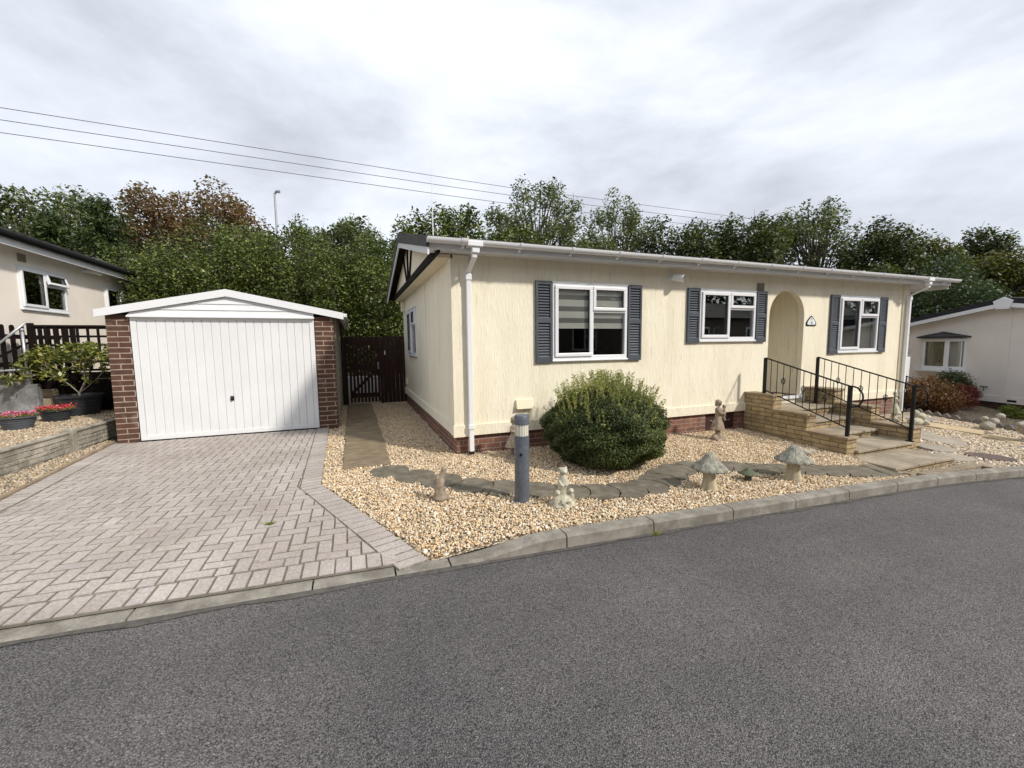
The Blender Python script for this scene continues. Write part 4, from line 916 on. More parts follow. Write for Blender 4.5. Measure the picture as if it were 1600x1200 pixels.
# girl holding a small child
def girl(x, y, z, s, rot, child=True):
    mb = MB(); V = lambda a, b, c: (x+a*s, y+b*s, z+c*s)
    mb.ball(V(0, 0, .03), (.15*s, .12*s, .045*s), 16); mb.ball(V(-.07, .02, .07), (.08*s, .06*s, .05*s)); mb.ball(V(.06, -.02, .06), (.06*s, .06*s, .04*s))
    for sx_ in (-.04, .045):
        mb.tube([V(sx_, 0, .05), V(sx_, 0, .15), V(sx_*.8, 0, .28)], [.024*s, .028*s, .04*s], 10); mb.ball(V(sx_+.01, -.03, .075), (.022*s, .045*s, .018*s))
    # skirt blown to the left with folds
    prof = [(.05, .46), (.075, .40), (.10, .33), (.125, .25), (.135, .215), (.12, .21)]
    n = 40; vs = []
    for j, (r, zz) in enumerate(prof):
        for k in range(n):
            a = 2*math.pi*k/n; f = 1+.09*math.sin(9*a)*(j/5)+.25*max(0, -math.cos(a))*(j/5)
            vs.append(V(r*f*math.cos(a)-.02*j/5, r*f*math.sin(a)*.8, zz))
    fs = [(j*n+k, (j+1)*n+k, (j+1)*n+(k+1) % n, j*n+(k+1) % n) for j in range(len(prof)-1) for k in range(n)]+[tuple(range(n)), tuple(range(len(prof)*n-1, (len(prof)-1)*n-1, -1))]
    mb.add(vs, fs)
    mb.tube([V(0, 0, .42), V(.0, 0, .50), V(-.005, 0, .575), V(0, 0, .60)], [.052*s, .058*s, .06*s, .03*s], 14)
    mb.tube([V(0, 0, .59), V(.005, -.005, .635)], [.022*s, .02*s], 10)
    mb.ball(V(.008, -.008, .68), (.042*s, .044*s, .052*s), 16); mb.ball(V(-.012, .01, .695), (.052*s, .052*s, .05*s), 14); mb.ball(V(-.045, .02, .66), (.028*s, .03*s, .045*s)); mb.ball(V(.045, -.02, .675), (.01*s, .01*s, .012*s))
    mb.tube([V(-.05, 0, .57), V(-.055, -.05, .50), V(.02, -.09, .49), V(.06, -.08, .52)], [.025*s, .022*s, .018*s, .015*s], 10)
    mb.tube([V(.05, 0, .57), V(.075, -.03, .52), V(.08, -.07, .56)], [.025*s, .022*s, .016*s], 10)
    if child:
        mb.tube([V(.04, -.07, .44), V(.055, -.07, .52), V(.065, -.06, .58)], [.03*s, .036*s, .024*s], 12); mb.ball(V(.075, -.06, .615), (.034*s, .034*s, .038*s), 12)
        mb.tube([V(.04, -.07, .45), V(.02, -.10, .40), V(.03, -.10, .36)], [.02*s, .016*s, .012*s], 8)
    rotz(mb, (x, y), rot); return mb
tag(fused('girl_statue', girl(4.33, -.50, Gs(4.33, -.5)-.01, .93, R(20)), 'statue', .009), 'brown weathered stone statue of a girl holding a small child, by the brick plinth', 'statue')
tag(fused('standing_statue', girl(.70, -.46, -.02, .80, R(-30), False), 'statue', .010), 'slim weathered stone figure against the plinth, mostly hidden behind the grey bollard', 'statue')
# bird statuette
mb = MB(); x, y, z = -.53, -1.57, -.02; s = 1.0
mb.ball((x, y, z+.03), (.085, .075, .035), 16); mb.tube([(x-.01, y, z+.02), (x-.005, y, z+.09), (x-.01, y, z+.13)], [.055, .048, .04], 12)
for a in range(5): mb.tube([(x+.06*math.cos(a*1.3), y+.05*math.sin(a*1.3), z+.02), (x+.03*math.cos(a*1.3+.4), y+.03*math.sin(a*1.3+.4), z+.12)], [.018, .012], 8)
mb.ball((x-.012, y, z+.185), (.048, .05, .085), 16, Matrix.Rotation(R(12), 3, 'Y')); mb.ball((x-.045, y+.01, z+.175), (.022, .045, .095), 14, Matrix.Rotation(R(8), 3, 'Y'))
mb.ball((x-.05, y, z+.10), (.018, .03, .06), 12, Matrix.Rotation(R(14), 3, 'Y'))
mb.tube([(x+.005, y, z+.24), (x+.02, y, z+.285), (x+.032, y, z+.315)], [.034, .027, .024], 12); mb.ball((x+.038, y, z+.325), (.032, .026, .026), 14); mb.tube([(x+.055, y, z+.33), (x+.075, y, z+.327), (x+.082, y, z+.318)], [.013, .009, .003], 8)
mb.ball((x+.02, y-.03, z+.12), (.014, .014, .03)); mb.ball((x+.02, y+.03, z+.12), (.014, .014, .03))
tag(fused('bird_statue', mb, 'statue', .007), 'small brown stone statuette of an upright perched bird in the gravel beside the stepping stones', 'statue')
# pale group of small animals on a scrolled base
mb = MB(); x, y, z = .53, -2.17, -.025
mb.ball((x, y, z+.03), (.13, .11, .045), 20); mb.ball((x, y+.01, z+.08), (.095, .08, .06), 16)
mb.tube([(x, y+.01, z+.08), (x, y+.01, z+.17), (x+.003, y, z+.25), (x+.003, y-.005, z+.30), (x+.003, y-.005, z+.33)], [.055, .043, .048, .036, .026], 16)
mb.ball((x+.004, y-.012, z+.36), (.042, .040, .034), 18); mb.ball((x+.004, y-.046, z+.352), (.016, .018, .013)); mb.ball((x-.03, y, z+.385), (.012, .01, .012)); mb.ball((x+.04, y, z+.385), (.012, .01, .012))
for s_ in (-1, 1):
    mb.tube([(x+s_*.042, y-.01, z+.27), (x+s_*.04, y-.045, z+.235), (x+s_*.012, y-.052, z+.22)], [.013, .011, .009], 8)
    mb.tube([(x+s_*.085, y-.02, z+.05), (x+s_*.085, y-.03, z+.11), (x+s_*.07, y-.03, z+.15)], [.034, .026, .018], 12); mb.ball((x+s_*.072, y-.04, z+.165), (.028, .028, .023), 14); mb.ball((x+s_*.072, y-.064, z+.158), (.01, .012, .009))
    mb.tube([(x+s_*.03+.03*math.cos(t)*(1-t/9), y-.085-.002*t, z+.075+.03*math.sin(t)*(1-t/9)) for t in [i*.5 for i in range(13)]], .010, 8)
mb.tube([(x+.005+.035*math.cos(t), y-.10, z+.06+.033*math.sin(t)) for t in [i*.4 for i in range(17)]], .010, 8)
tag(fused('animal_group_statue', mb, 'paleStatue', .006), 'pale cream stone group, one tall upright animal above two small ones on a scrolled base', 'statue')
# toadstools
def toadstool(x, y, z, h, r, label, cap='toadcap', stem='toadstem'):
    t = thing('stone_toadstool', label, 'toadstool ornament', (x, y, z), 'stone toadstools in the gravel')
    mb = MB(); mb.lathe([(r*.50, -.02), (r*.47, .02), (r*.36, h*.25), (r*.33, h*.45), (r*.40, h*.62)], (x, y, z), 24, lambda a, j: 1+.05*math.sin(3*a)+.03*math.sin(7*a+1)); mb.build('stem', stem, t, smooth=True)
    mb = MB(); mb.lathe([(r*.3, h*.585), (r*.85, h*.53), (r*.97, h*.545), (r, h*.575), (r*.9, h*.63), (r*.66, h*.72), (r*.47, h*.81), (r*.36, h*.88), (r*.28, h*.95), (r*.14, h*1.0), (.001, h*1.012)], (x, y, z), 96, lambda a, j: 1+.03*math.sin(5*a+2)+.022*math.sin(17*a+3*math.sin(2*a))+.015*math.sin(29*a)); mb.build('cap', cap, t, smooth=True)
toadstool(2.31, -2.25, -.07, .41, .185, 'grey capped stone toadstool with cream stem, left of the two tall ones')
toadstool(3.58, -2.30, -.11, .42, .20, 'grey capped stone toadstool with cream stem, right one of the pair nearer the steps')
toadstool(3.00, -2.17, -.095, .16, .105, 'tiny dark green mossy toadstool between the two tall toadstools', 'toadgreen', 'toadgreen')
# little stone bird behind right toadstool
def smallbird(x, y, z, s, a, label, mat='greyStone', name='stone_bird'):
    mb = MB(); mb.ball((x, y, z+.05*s), (.075*s, .048*s, .045*s), 16); mb.ball((x+.065*s, y, z+.095*s), (.032*s, .028*s, .028*s), 12); mb.tube([(x+.05*s, y, z+.06*s), (x+.063*s, y, z+.09*s)], [.034*s, .026*s], 10)
    mb.tube([(x+.09*s, y, z+.093*s), (x+.118*s, y, z+.088*s)], [.01*s, .003*s], 8); mb.tube([(x-.06*s, y, z+.055*s), (x-.125*s, y, z+.075*s)], [.028*s, .010*s], 8)
    rotz(mb, (x, y), a); o = fused(name, mb, mat, .006*s); return tag(o, label, 'ornament')
smallbird(4.80, -1.62, Gs(4.8, -1.62)+.0, 1.2, R(150), 'small grey stone bird lying by the side wall of the steps, behind the right toadstool')
smallbird(2.86, -.80, Gs(2.9, -.8), 1.1, R(40), 'small pale stone bird ornament at the right foot of the round bush', 'paleStatue')
mb = MB(); x, y, z = 10.5, -1.40, -.28
mb.ball((x, y, z+.09), (.14, .11, .10), 18); mb.ball((x+.09, y-.05, z+.19), (.10, .08, .07), 16); mb.ball((x+.22, y-.09, z+.29), (.085, .07, .06), 14); mb.ball((x-.08, y+.02, z+.25), (.07, .06, .045), 12)
tag(fused('stone_hedgehog', mb, 'greyStone', .015), 'lumpy grey stone animal ornament lying on cobbles in front of the scalloped edging', 'ornament')
mb = MB(); x, y, z = 9.92, -2.13, -.31
mb.ball((x, y, z+.03), (.16, .12, .04), 16); mb.tube([(x-.05, y, z+.03), (x-.04, y, z+.15)], [.03, .025], 8); mb.tube([(x+.03, y, z+.03), (x+.03, y, z+.15)], [.03, .025], 8)
mb.ball((x, y, z+.27), (.24, .14, .14), 18); mb.tube([(x-.18, y, z+.31), (x-.30, y, z+.36)], [.08, .03], 10); mb.tube([(x+.17, y, z+.32), (x+.23, y, z+.44), (x+.22, y, z+.52)], [.07, .05, .045], 12); mb.ball((x+.24, y, z+.55), (.07, .05, .05), 12); mb.tube([(x+.29, y, z+.55), (x+.37, y, z+.54)], [.03, .018], 8)
rotz(mb, (x, y), R(-10)); tag(fused('stone_duck', mb, 'greyStone', .014), 'brown grey stone duck standing at the right edge of the photo on the cobbles', 'ornament')
mb = girl(9.35, -.42, -.17, .85, R(60), False); tag(fused('pale_statue', mb, 'paleStatue', .011), 'pale stone figure at the right corner of the cream home, behind the right handrail', 'statue')
mb = MB(); x, y, z = 9.42, -.75, -.2
mb.ball((x, y, z+.07), (.14, .12, .09), 14); mb.ball((x+.12, y-.04, z+.18), (.09, .08, .08), 12); mb.ball((x, y, z+.24), (.07, .07, .08), 12); mb.ball((x+.16, y-.1, z+.05), (.07, .08, .06), 12)
tag(fused('seashell_ornament', mb, 'paleStatue', .012), 'lumpy white and grey stone ornament beside the lower post of the right handrail', 'ornament')

# ------------------------------------------------------------------ right garden flags, cover, edging
def flag(name, poly, mat, label, th=.03, up=.02, cat='paving slab', group=None):
    mb = MB(); n = len(poly); z = lambda p: Gs(*p)+up
    mb.add([(p[0], p[1], z(p)-th) for p in poly]+[(p[0], p[1], z(p)) for p in poly], [tuple(range(n, 2*n))]+[(i, (i+1) % n, n+(i+1) % n, n+i) for i in range(n)])
    return tag(mb.build(name, mat, bevel=.006), label, cat, group)
def irr(cx, cy, rx_, ry_, a, n=9, sd=1, j=.14):
    q = random.Random(sd); o = []
    for i in range(n):
        t = 2*math.pi*i/n; r = 1+q.uniform(-j, j); u, v = rx_*r*math.cos(t), ry_*r*math.sin(t); o.append((cx+u*math.cos(a)-v*math.sin(a), cy+u*math.sin(a)+v*math.cos(a)))
    return o
gp_ = 'sand coloured slabs laid end to end'
flag('sand_slab', [(9.42, -.72), (9.62, -1.12), (10.15, -1.0), (9.95, -.55)], 'sandslab', 'sand coloured slab nearest the white ornament and the right handrail', group=gp_)
flag('sand_slab', [(9.63, -1.14), (9.74, -1.62), (10.25, -1.45), (10.16, -1.02)], 'sandslab', 'middle one of three sand coloured slabs in the cobbles', group=gp_)
flag('sand_slab', [(9.60, -1.66), (9.50, -2.14), (10.02, -2.1), (10.10, -1.66)], 'sandslab', 'sand coloured slab closest to the stone duck', group=gp_)
gp_ = 'grey riven flagstones set in the cobbles'
flag('flagstone', irr(10.25, -.30, .55, .28, R(-35), sd=3), 'flag', 'grey flagstone farthest back, in front of the rust coloured maple', group=gp_)
flag('flagstone', irr(8.6, -1.0, .28, .4, R(8), sd=5), 'flag', 'narrow grey flagstone between the right side wall and the sand slabs', group=gp_)
flag('flagstone', irr(8.35, -1.62, .38, .34, R(20), sd=8), 'flag', 'large grey flagstone in the middle of the cobbles', group=gp_)
flag('flagstone', irr(7.55, -1.90, .28, .26, R(10), sd=11), 'flag', 'grey flagstone between the large flagstone and the platform end', group=gp_)
flag('flagstone', irr(7.15, -2.28, .26, .18, R(-20), sd=13), 'flag', 'thin grey flagstone touching the right end of the bottom platform', group=gp_)
flag('manhole_cover', irr(7.75, -2.45, .30, .20, R(-35), 24, 4, .0), 'manhole', 'dark reddish oval iron cover lying in the cobbles near the kerb', cat='manhole cover')
# scalloped edging
ptsE = [(10.95, .45), (11.03, .17), (11.06, -.3), (11.08, -.77), (11.2, -1.09), (11.05, -1.73), (10.9, -2.3)]
seglen = 0; L_ = []
for p, q in zip(ptsE, ptsE[1:]):
    n = max(1, round(math.hypot(q[0]-p[0], q[1]-p[1])/.15))
    L_ += [(p[0]+(q[0]-p[0])*i/n, p[1]+(q[1]-p[1])*i/n) for i in range(n)]
mb = MB()
for i, (x, y) in enumerate(L_[:-1]):
    x2, y2 = L_[i+1]; z = Gs(x, y)-.02; px, py = (y2-y), -(x2-x); n_ = math.hypot(px, py); px, py = px/n_*.025, py/n_*.025
    prof = [(t/6, .05+.07*math.sin(math.pi*t/6)) for t in range(7)]; A = [(x+(x2-x)*(.03+.94*u)+px, y+(y2-y)*(.03+.94*u)+py, z+h) for u, h in prof]; B_ = [(x+(x2-x)*(.03+.94*u)-px, y+(y2-y)*(.03+.94*u)-py, z+h) for u, h in prof]
    A = [(A[0][0], A[0][1], z-.05)]+A+[(A[-1][0], A[-1][1], z-.05)]; B_ = [(B_[0][0], B_[0][1], z-.05)]+B_+[(B_[-1][0], B_[-1][1], z-.05)]; n = len(A)
    mb.add(A+B_, [tuple(range(n)), tuple(range(2*n-1, n-1, -1))]+[(k, (k+1) % n, n+(k+1) % n, n+k) for k in range(n)])
tag(mb.build('scalloped_edging', M('edging_concrete', (.20, .18, .165), .9, .25, 10, .5, .004, 60)), 'row of low scalloped concrete edging in front of the shrubs by the grey neighbour home', 'garden edging')
tag(sheet('path', [11.3, 12, 12.6, 13.0], [-4, -2.5, -1.9, -1.25], lambda x, y: Gs(x, y)+.004, M('grey_path', (.22, .21, .21), .9, .15, 6, .3, .003, 90)), kind='structure')

# ------------------------------------------------------------------ plants
def shrub(name, label, c, rad, n, size, mat, cat='shrub', clumps=14, cl=.45, sprig=None, group=None, stem='bark', shell=.75, droop=0, up_=.5):
    t = thing(name, label, cat, (c[0], c[1], c[2]-rad[2]), group)
    cs = rng.normal(size=(clumps, 3)); cs /= np.linalg.norm(cs, axis=1)[:, None]; cs *= rng.uniform(.35, shell, (clumps, 1))
    idx = rng.integers(0, clumps, n); P = cs[idx]+rng.normal(size=(n, 3))*cl*.5
    r = np.linalg.norm(P, axis=1); P[r > 1.08] *= (1.0/r[r > 1.08])[:, None]; outw = P/np.maximum(np.linalg.norm(P, axis=1), .01)[:, None]
    P = P*np.array(rad)+np.array(c); P = P[P[:, 2] > c[2]-rad[2]*.98]
    V, F = leaves(P, size, up_, .55, outw[:len(P)], droop); V -= np.array(t.location)
    arrmesh('foliage', V, F, mat, t)
    mb = MB()
    for k in range(min(clumps, 12)):
        q = cs[k]*np.array(rad)*.8+np.array(c); b = Vector((c[0], c[1], c[2]-rad[2])); mb.tube([b, b.lerp(Vector(q), .5)+Vector((0, 0, .03)), Vector(q)], [.012, .008, .004], 5)
    mb.build('stem', stem, t); return t
# the round clipped bush: dense ball with long unclipped sprigs
bc = np.array([1.78, -.98, .42]); br = np.array([.80, .78, .53])
Bu = thing('round_bush', 'large round clipped green bush with loose yellow green sprigs on top, against the cream wall', 'bush', (1.78, -.98, -.05))
n = 95000; d = rng.normal(size=(n, 3)); d /= np.linalg.norm(d, axis=1)[:, None]
lump = 1+.045*np.sin(d[:, 0]*7+d[:, 2]*5)+.04*np.sin(d[:, 1]*11+d[:, 0]*9)+.03*np.sin(d[:, 2]*17+d[:, 1]*13)
P = bc+d*br*(lump*rng.uniform(.80, 1.02, n)**.6)[:, None]; P = P[P[:, 2] > -.04]; dd = d[:len(P)]
V, F = leaves(P, .024, .2, .6, (P-bc)/np.linalg.norm(P-bc, axis=1)[:, None]*1.0); arrmesh('foliage', V-np.array(Bu.location), F, 'leaf_box', Bu)
mb = MB(); sp = []
for k in range(430):
    th = random.uniform(0, 2*math.pi); ph_ = random.uniform(.05, .95) if k % 5 else random.uniform(.95, 1.5)
    if ph_ > 1.2 and random.random() < .6: continue
    dv = Vector((math.sin(ph_)*math.cos(th), math.sin(ph_)*math.sin(th), math.cos(ph_))); p0 = Vector(bc)+Vector((dv.x*br[0], dv.y*br[1], dv.z*br[2]))*.95
    dirv = (dv*.55+Vector((random.gauss(0, .15), random.gauss(0, .15), .8))).normalized(); ln = random.uniform(.05, .31)*(1 if ph_ < 1.1 else .7); p1 = p0+dirv*ln
    mb.tube([p0, p0.lerp(p1, .5)+Vector((random.gauss(0, .008), random.gauss(0, .008), 0)), p1], [.0025, .002, .0012], 4, False)
    m_ = int(ln/.0075)
    for q in range(m_): sp.append(p0.lerp(p1, (q+random.random())/m_)+Vector((random.gauss(0, .011), random.gauss(0, .011), random.gauss(0, .006))))
tag(mb.build('sprig_stem', 'palebark', Bu), kind='stuff')
V, F = leaves(np.array(sp), .027, .3, .6); arrmesh('sprig_leaves', V-np.array(Bu.location), F, 'leaf_sprig', Bu)
mats['leaf_core'] = M('inner_core', (.02, .02, .01), .95, .2, 10)
mb = MB(); mb.ball(tuple(bc), tuple(br*.80), 24); mb.build('inner_core', 'leaf_core', Bu, smooth=True)  # solid near-black ellipsoid filling the bush behind its leaves

shrub('maple_shrub', 'low spreading rust coloured maple shrub in front of the grey neighbour home', (11.85, .3, .2), (.95, .85, .50), 17000, .05, 'leaf_rust', 'shrub', 26, .35, droop=1.2)
shrub('maple_shrub', 'small bright red maple shrub right of the rust coloured one', (12.95, .0, .10), (.40, .36, .36), 5500, .045, 'leaf_red', 'shrub', 12, .4, droop=1.2)
shrub('evergreen_shrub', 'dark green layered evergreen shrub below the bay window', (13.35, .28, .26), (.50, .45, .55), 12000, .05, 'leaf_conifer', 'shrub', 16, .4)
shrub('lime_shrub', 'small yellow green leafy plant against the neighbour brick base', (13.1, -.86, -.16), (.30, .24, .17), 1800, .04, 'leaf_lime', 'plant', 8, .5)

# ------------------------------------------------------------------ retaining wall and terrace, left
RW = thing('retaining_wall', 'low weathered concrete panel retaining wall along the left of the drive', 'wall', (-5.3, 1.5, 0))
def rw_x(y): return -5.38+(y-1.18)*.065
def panel(y0, y1, zt=.30):
    mb = MB(); n = 14
    x0, x1 = rw_x(y0), rw_x(y1)
    mb.hexa([(x0-.07, y0, -.1), (x0, y0, -.1), (x1, y1, -.1), (x1-.07, y1, -.1)], [(x0-.07, y0, zt), (x0, y0, zt), (x1, y1, zt), (x1-.07, y1, zt)])
    q = random.Random(int(y0*100))
    # raised random stones pattern
    z = .03
    while z < zt-.06:
        hh = q.choice([.04, .055, .07]); y = y0+.01
        while y < y1-.04:
            ll = q.uniform(.07, .26); ye = min(y+ll, y1-.01); xa, xb = rw_x(y), rw_x(ye); e_ = q.uniform(.006, .020); zt2 = min(z+hh-.008, zt-.05)
            mb.hexa([(xa+.001, y, z), (xa+e_, y+.008, z+.006), (xb+e_, ye-.012, z+.006), (xb+.001, ye-.004, z)], [(xa+.001, y, zt2), (xa+e_, y+.008, zt2-.006), (xb+e_, ye-.012, zt2-.006), (xb+.001, ye-.004, zt2)])
            y = ye+.006
        z += hh
    mb.build('wall_panel', 'concrete', RW)
    mb = MB(); mb.hexa([(x0-.08, y0, zt), (x0+.02, y0, zt), (x1+.02, y1, zt), (x1-.08, y1, zt)], [(x0-.08, y0, zt+.03), (x0+.02, y0, zt+.03), (x1+.02, y1, zt+.03), (x1-.08, y1, zt+.03)]); mb.build('coping', 'concrete', RW, bevel=.008)
panel(-1.6, .45); panel(.57, 2.38); panel(2.50, 4.2)
for y in (.51, 2.44):
    mb = MB(); x = rw_x(y); mb.box(x-.09, x+.035, y-.058, y+.058, -.1, .36); mb.build('post', 'concrete', RW, bevel=.008)
tag(sheet('terrace', [-12, -9, -7.4, -6.4, -5.8, -5.44], [-2, 0, 1, 2, 3, 4, 5, 8, 14], lambda x, y: .315 if y < 5 else .31, 'gravel'), kind='structure')
x, y = scatter(-7.3, -5.32, .3, 5.0, 2000, None, [(-7.3, -6.62, 4.3, 5)]); k = x < np.vectorize(rw_x)(y)-.07; x, y = x[k], y[k]
pebbles('terrace_gravel', np.stack([x, y, .32+rng.uniform(-.006, .010, len(x))], 1), .0145, 'dull_pebble', 'gravel covering the raised terrace around the flower pots')
x, y = scatter(-5.5, -4.4, -1.6, 3.2, 2600); le = -5.08+(3.0-y)*(.43/4.6); k = (x > np.vectorize(rw_x)(y)+.02) & (x < le-.01); x, y = x[k], y[k]
pebbles('strip_gravel', np.stack([x, y, rng.uniform(-.002, .014, len(x))], 1), .0125, 'dull_pebble', 'strip of golden gravel between the concrete retaining wall and the drive')

# pots
def pot(name, label, c, r0, r1, h, mat, oval=1.25, a=0):
    t = thing(name, label, 'planter', c, 'plant pots on the gravel terrace'); mb = MB()
    fn_ = lambda an, j: 1/math.sqrt((math.cos(an-a)/oval)**2+(math.sin(an-a))**2)
    pr_ = [(r0, 0), (r0+(r1-r0)*.5, h*.5)]+[(r1-.012, h*.86), (r1-.008, h*.87), (r1+.012, h*.90), (r1+.014, h), (r1-.012, h), (r1-.02, h*.9), (.01, h*.88)]
    mb.lathe(pr_, c, 36, fn_); mb.build('pot', mat, t, auto=40)
    mb = MB()
    for k in range(3):
        rr = r0+(r1-r0)*(.35+.18*k); mb.lathe([(rr+.001, h*(.34+.18*k)), (rr+.006, h*(.35+.18*k)), (rr+.006, h*(.38+.18*k)), (rr+.001, h*(.39+.18*k))], c, 36, fn_)
    mb.build('pot_rib', mat, t, auto=40)
    return t
def flowers(t, c, r, h, mat, n=170, oval=1.25, a=0):
    th = rng.uniform(0, 2*np.pi, n*4); rr = r*1.1*np.sqrt(rng.uniform(0, 1, n*4)); P = np.stack([c[0]+rr*np.cos(th)*oval, c[1]+rr*np.sin(th), c[2]+h+rng.uniform(-.01, .045, n*4)], 1)
    V, F = leaves(P, .035, .3, .7); arrmesh('foliage', V-np.array(t.location), F, 'leaf_lime', t)
    th = rng.uniform(0, 2*np.pi, n); rr = r*1.15*np.sqrt(rng.uniform(0, 1, n)); Q = np.stack([c[0]+rr*np.cos(th)*oval, c[1]+rr*np.sin(th), c[2]+h+rng.uniform(.02, .075, n)], 1)
    Q = np.repeat(Q, 5, 0)+rng.normal(0, .009, (n*5, 3)); V, F = leaves(Q, .026, .5, .8); arrmesh('petals', V-np.array(t.location), F, mat, t)
c = (-6.12, 3.75, .325); t = pot('flower_pot', 'black ribbed oval pot of red flowers, nearer the garage', c, .125, .175, .20, 'pot'); flowers(t, c, .17, .19, 'red')
c = (-6.22, 3.05, .325); t = pot('flower_pot', 'slate grey oval pot of pink flowers at the left edge', c, .125, .18, .20, 'greypot'); flowers(t, c, .17, .19, 'pink', 120)
# camellia in big pot
c = (-6.12, 4.45, .325); t = pot('large_planter', 'large dark planter holding a tangled yellow green shrub by the black trellis', c, .24, .325, .38, 'pot', 1.0)
mb = MB(); sp = []
def twig(p, dv, ln, r, lev):
    q = p+dv*ln; mid = p.lerp(q, .5)+Vector((random.gauss(0, .03), random.gauss(0, .03), random.gauss(0, .02)))*ln*2
    mb.tube([p, mid, q], [r, r*.8, r*.6], 6, False)
    if lev >= 1:
        for _ in range(10 if lev == 1 else 17): sp.append(mid.lerp(q, random.random())+Vector((random.gauss(0, .035),)*1+(random.gauss(0, .035), random.gauss(0, .03))))
    if lev < 4:
        for _ in range(3 if lev < 3 else 2):
            nd = (dv+Vector((random.gauss(0, .55), random.gauss(0, .45), random.gauss(.02, .38)))).normalized(); twig(q, nd, ln*.74, r*.62, lev+1)
b0 = Vector((c[0], c[1], .68))
for k in range(5):
    a = k*1.3; twig(b0+Vector((0, 0, .05)), Vector((math.cos(a)*.85, math.sin(a)*.35, .8)).normalized(), .38, .010, 1)
mb.tube([Vector((c[0], c[1], .6)), b0+Vector((0, 0, .06))], [.02, .018], 8)
mb.build('branch', 'palebark', t, smooth=True)
V, F = leaves(np.array([tuple(p) for p in sp]), .08, .6, .55); arrmesh('foliage', V-np.array(t.location), F, 'leaf_camellia', t)
MB().lathe([(.001, .32), (.30, .33), (.30, .34), (.001, .35)], c, 24).build('soil', 'soil', t)

# black trellis fence and picket fence
tf = thing('trellis_fence', 'black timber fence with square trellis top behind the large planter', 'fence', (-6, 4.95, .3)); mb = MB()
x0, x1, z0, z1 = -6.93, -5.02, 1.12, 1.98
for k in range(13): X = x0+.02+k*(x1-x0-.04)/12; mb.box(X-.021, X+.021, 4.94, 4.955, z0, z1)
for k in range(6): Z = z0+.02+k*(z1-z0-.04)/5; mb.box(x0, x1, 4.956, 4.97, Z-.021, Z+.021)
mb.box(x0, x1, 4.93, 4.98, z1, z1+.035); mb.build('trellis', 'dark_timber', tf)
mb = MB()
for k in range(19): X = x0+k*.1005; mb.box(X+.002, X+.097, 4.94, 4.958, .3, 1.10+.0*k)
mb.build('board', 'dark_timber', tf)
mb = MB(); mb.box(-7.0, -6.93, 4.92, 5.0, .3, 2.05); mb.build('post', 'dark_timber', tf)
pk = thing('picket_fence', 'black round topped picket fence rising with the side steps in front of the pinkish home', 'fence', (-7.0, 5.6, .3)); mb = MB()
for k in range(8):
    y = 4.1+k*.24-.0; zt = 2.0; pr_ = [(y, 1.05), (y+.10, 1.05), (y+.10, zt-.03), (y+.075, zt), (y+.025, zt), (y, zt-.03)]; mb.prism(pr_, 'x', -7.05, -7.03)
for z0 in (1.25, 1.75): mb.box(-7.075, -7.052, 4.0, 6.0, z0, z0+.08)
mb.hexa([(-7.075, 4.0, 1.35), (-7.052, 4.0, 1.35), (-7.052, 4.1, 1.35), (-7.075, 4.1, 1.35)], [(-7.075, 5.2, 1.75), (-7.052, 5.2, 1.75), (-7.052, 5.3, 1.75), (-7.075, 5.3, 1.75)])
mb.build('picket_panel', 'dark_timber', pk)
mb = MB()
for k in range(3):      # descending pickets behind the trellis
    X = -6.85+k*.125; zt = 2.0-.22*max(0, k-4); mb.prism([(X, .3), (X+.085, .3), (X+.085, zt-.03), (X+.06, zt), (X+.02, zt), (X, zt-.03)], 'y', 5.35, 5.37)
mb.box(-6.9, -5.1, 5.371, 5.39, .9, 1.0)
mb.build('rear_picket_panel', 'dark_timber', pk)
# side steps with wall and galvanised rail
st = thing('side_steps', 'tan block side steps with a stained grey cheek wall, far left', 'steps', (-6.95, 4.6, .3))
MB().box(-7.29, -6.64, 4.34, 4.46, .2, .93).build('cheek_wall', 'grimy', st, bevel=.01)
for k in range(4):
    mb = MB(); mb.box(-7.29, -6.66, 4.465+k*.20, 4.9, .3+k*.16, .44+k*.17) if False else mb.box(-7.29, -6.66, 4.465+k*.22, 5.35, .3+.165*k, .3+.165*(k+1)-.002); mb.build('step', 'block', st, bevel=.01)
hr = thing('pipe_handrail', 'galvanised pipe handrail with sloping top on the side steps, far left', 'handrail', (-6.8, 4.4, .9))
mb = MB(); mb.tube([(-7.25, 4.30, 1.45), (-6.70, 4.36, 2.03)], .021, 10); mb.build('top_rail', 'galv', hr, smooth=True)
mb = MB(); mb.tube([(-7.28, 4.32, 1.18), (-6.76, 4.4, 1.20)], .021, 10); mb.build('lower_rail', 'galv', hr, smooth=True)
for x_, z0, z1 in ((-6.78, .93, 1.93), (-7.0, .72, 1.19)):
    mb = MB(); mb.tube([(x_, 4.4, z0), (x_, 4.4, z1)], .021, 10); mb.tube([(x_, 4.4, z0), (x_, 4.4, z0+.04)], .034, 10); mb.tube([(x_, 4.4, z1-.05), (x_, 4.4, z1)], .028, 10); mb.build('post', 'galv', hr, smooth=True)

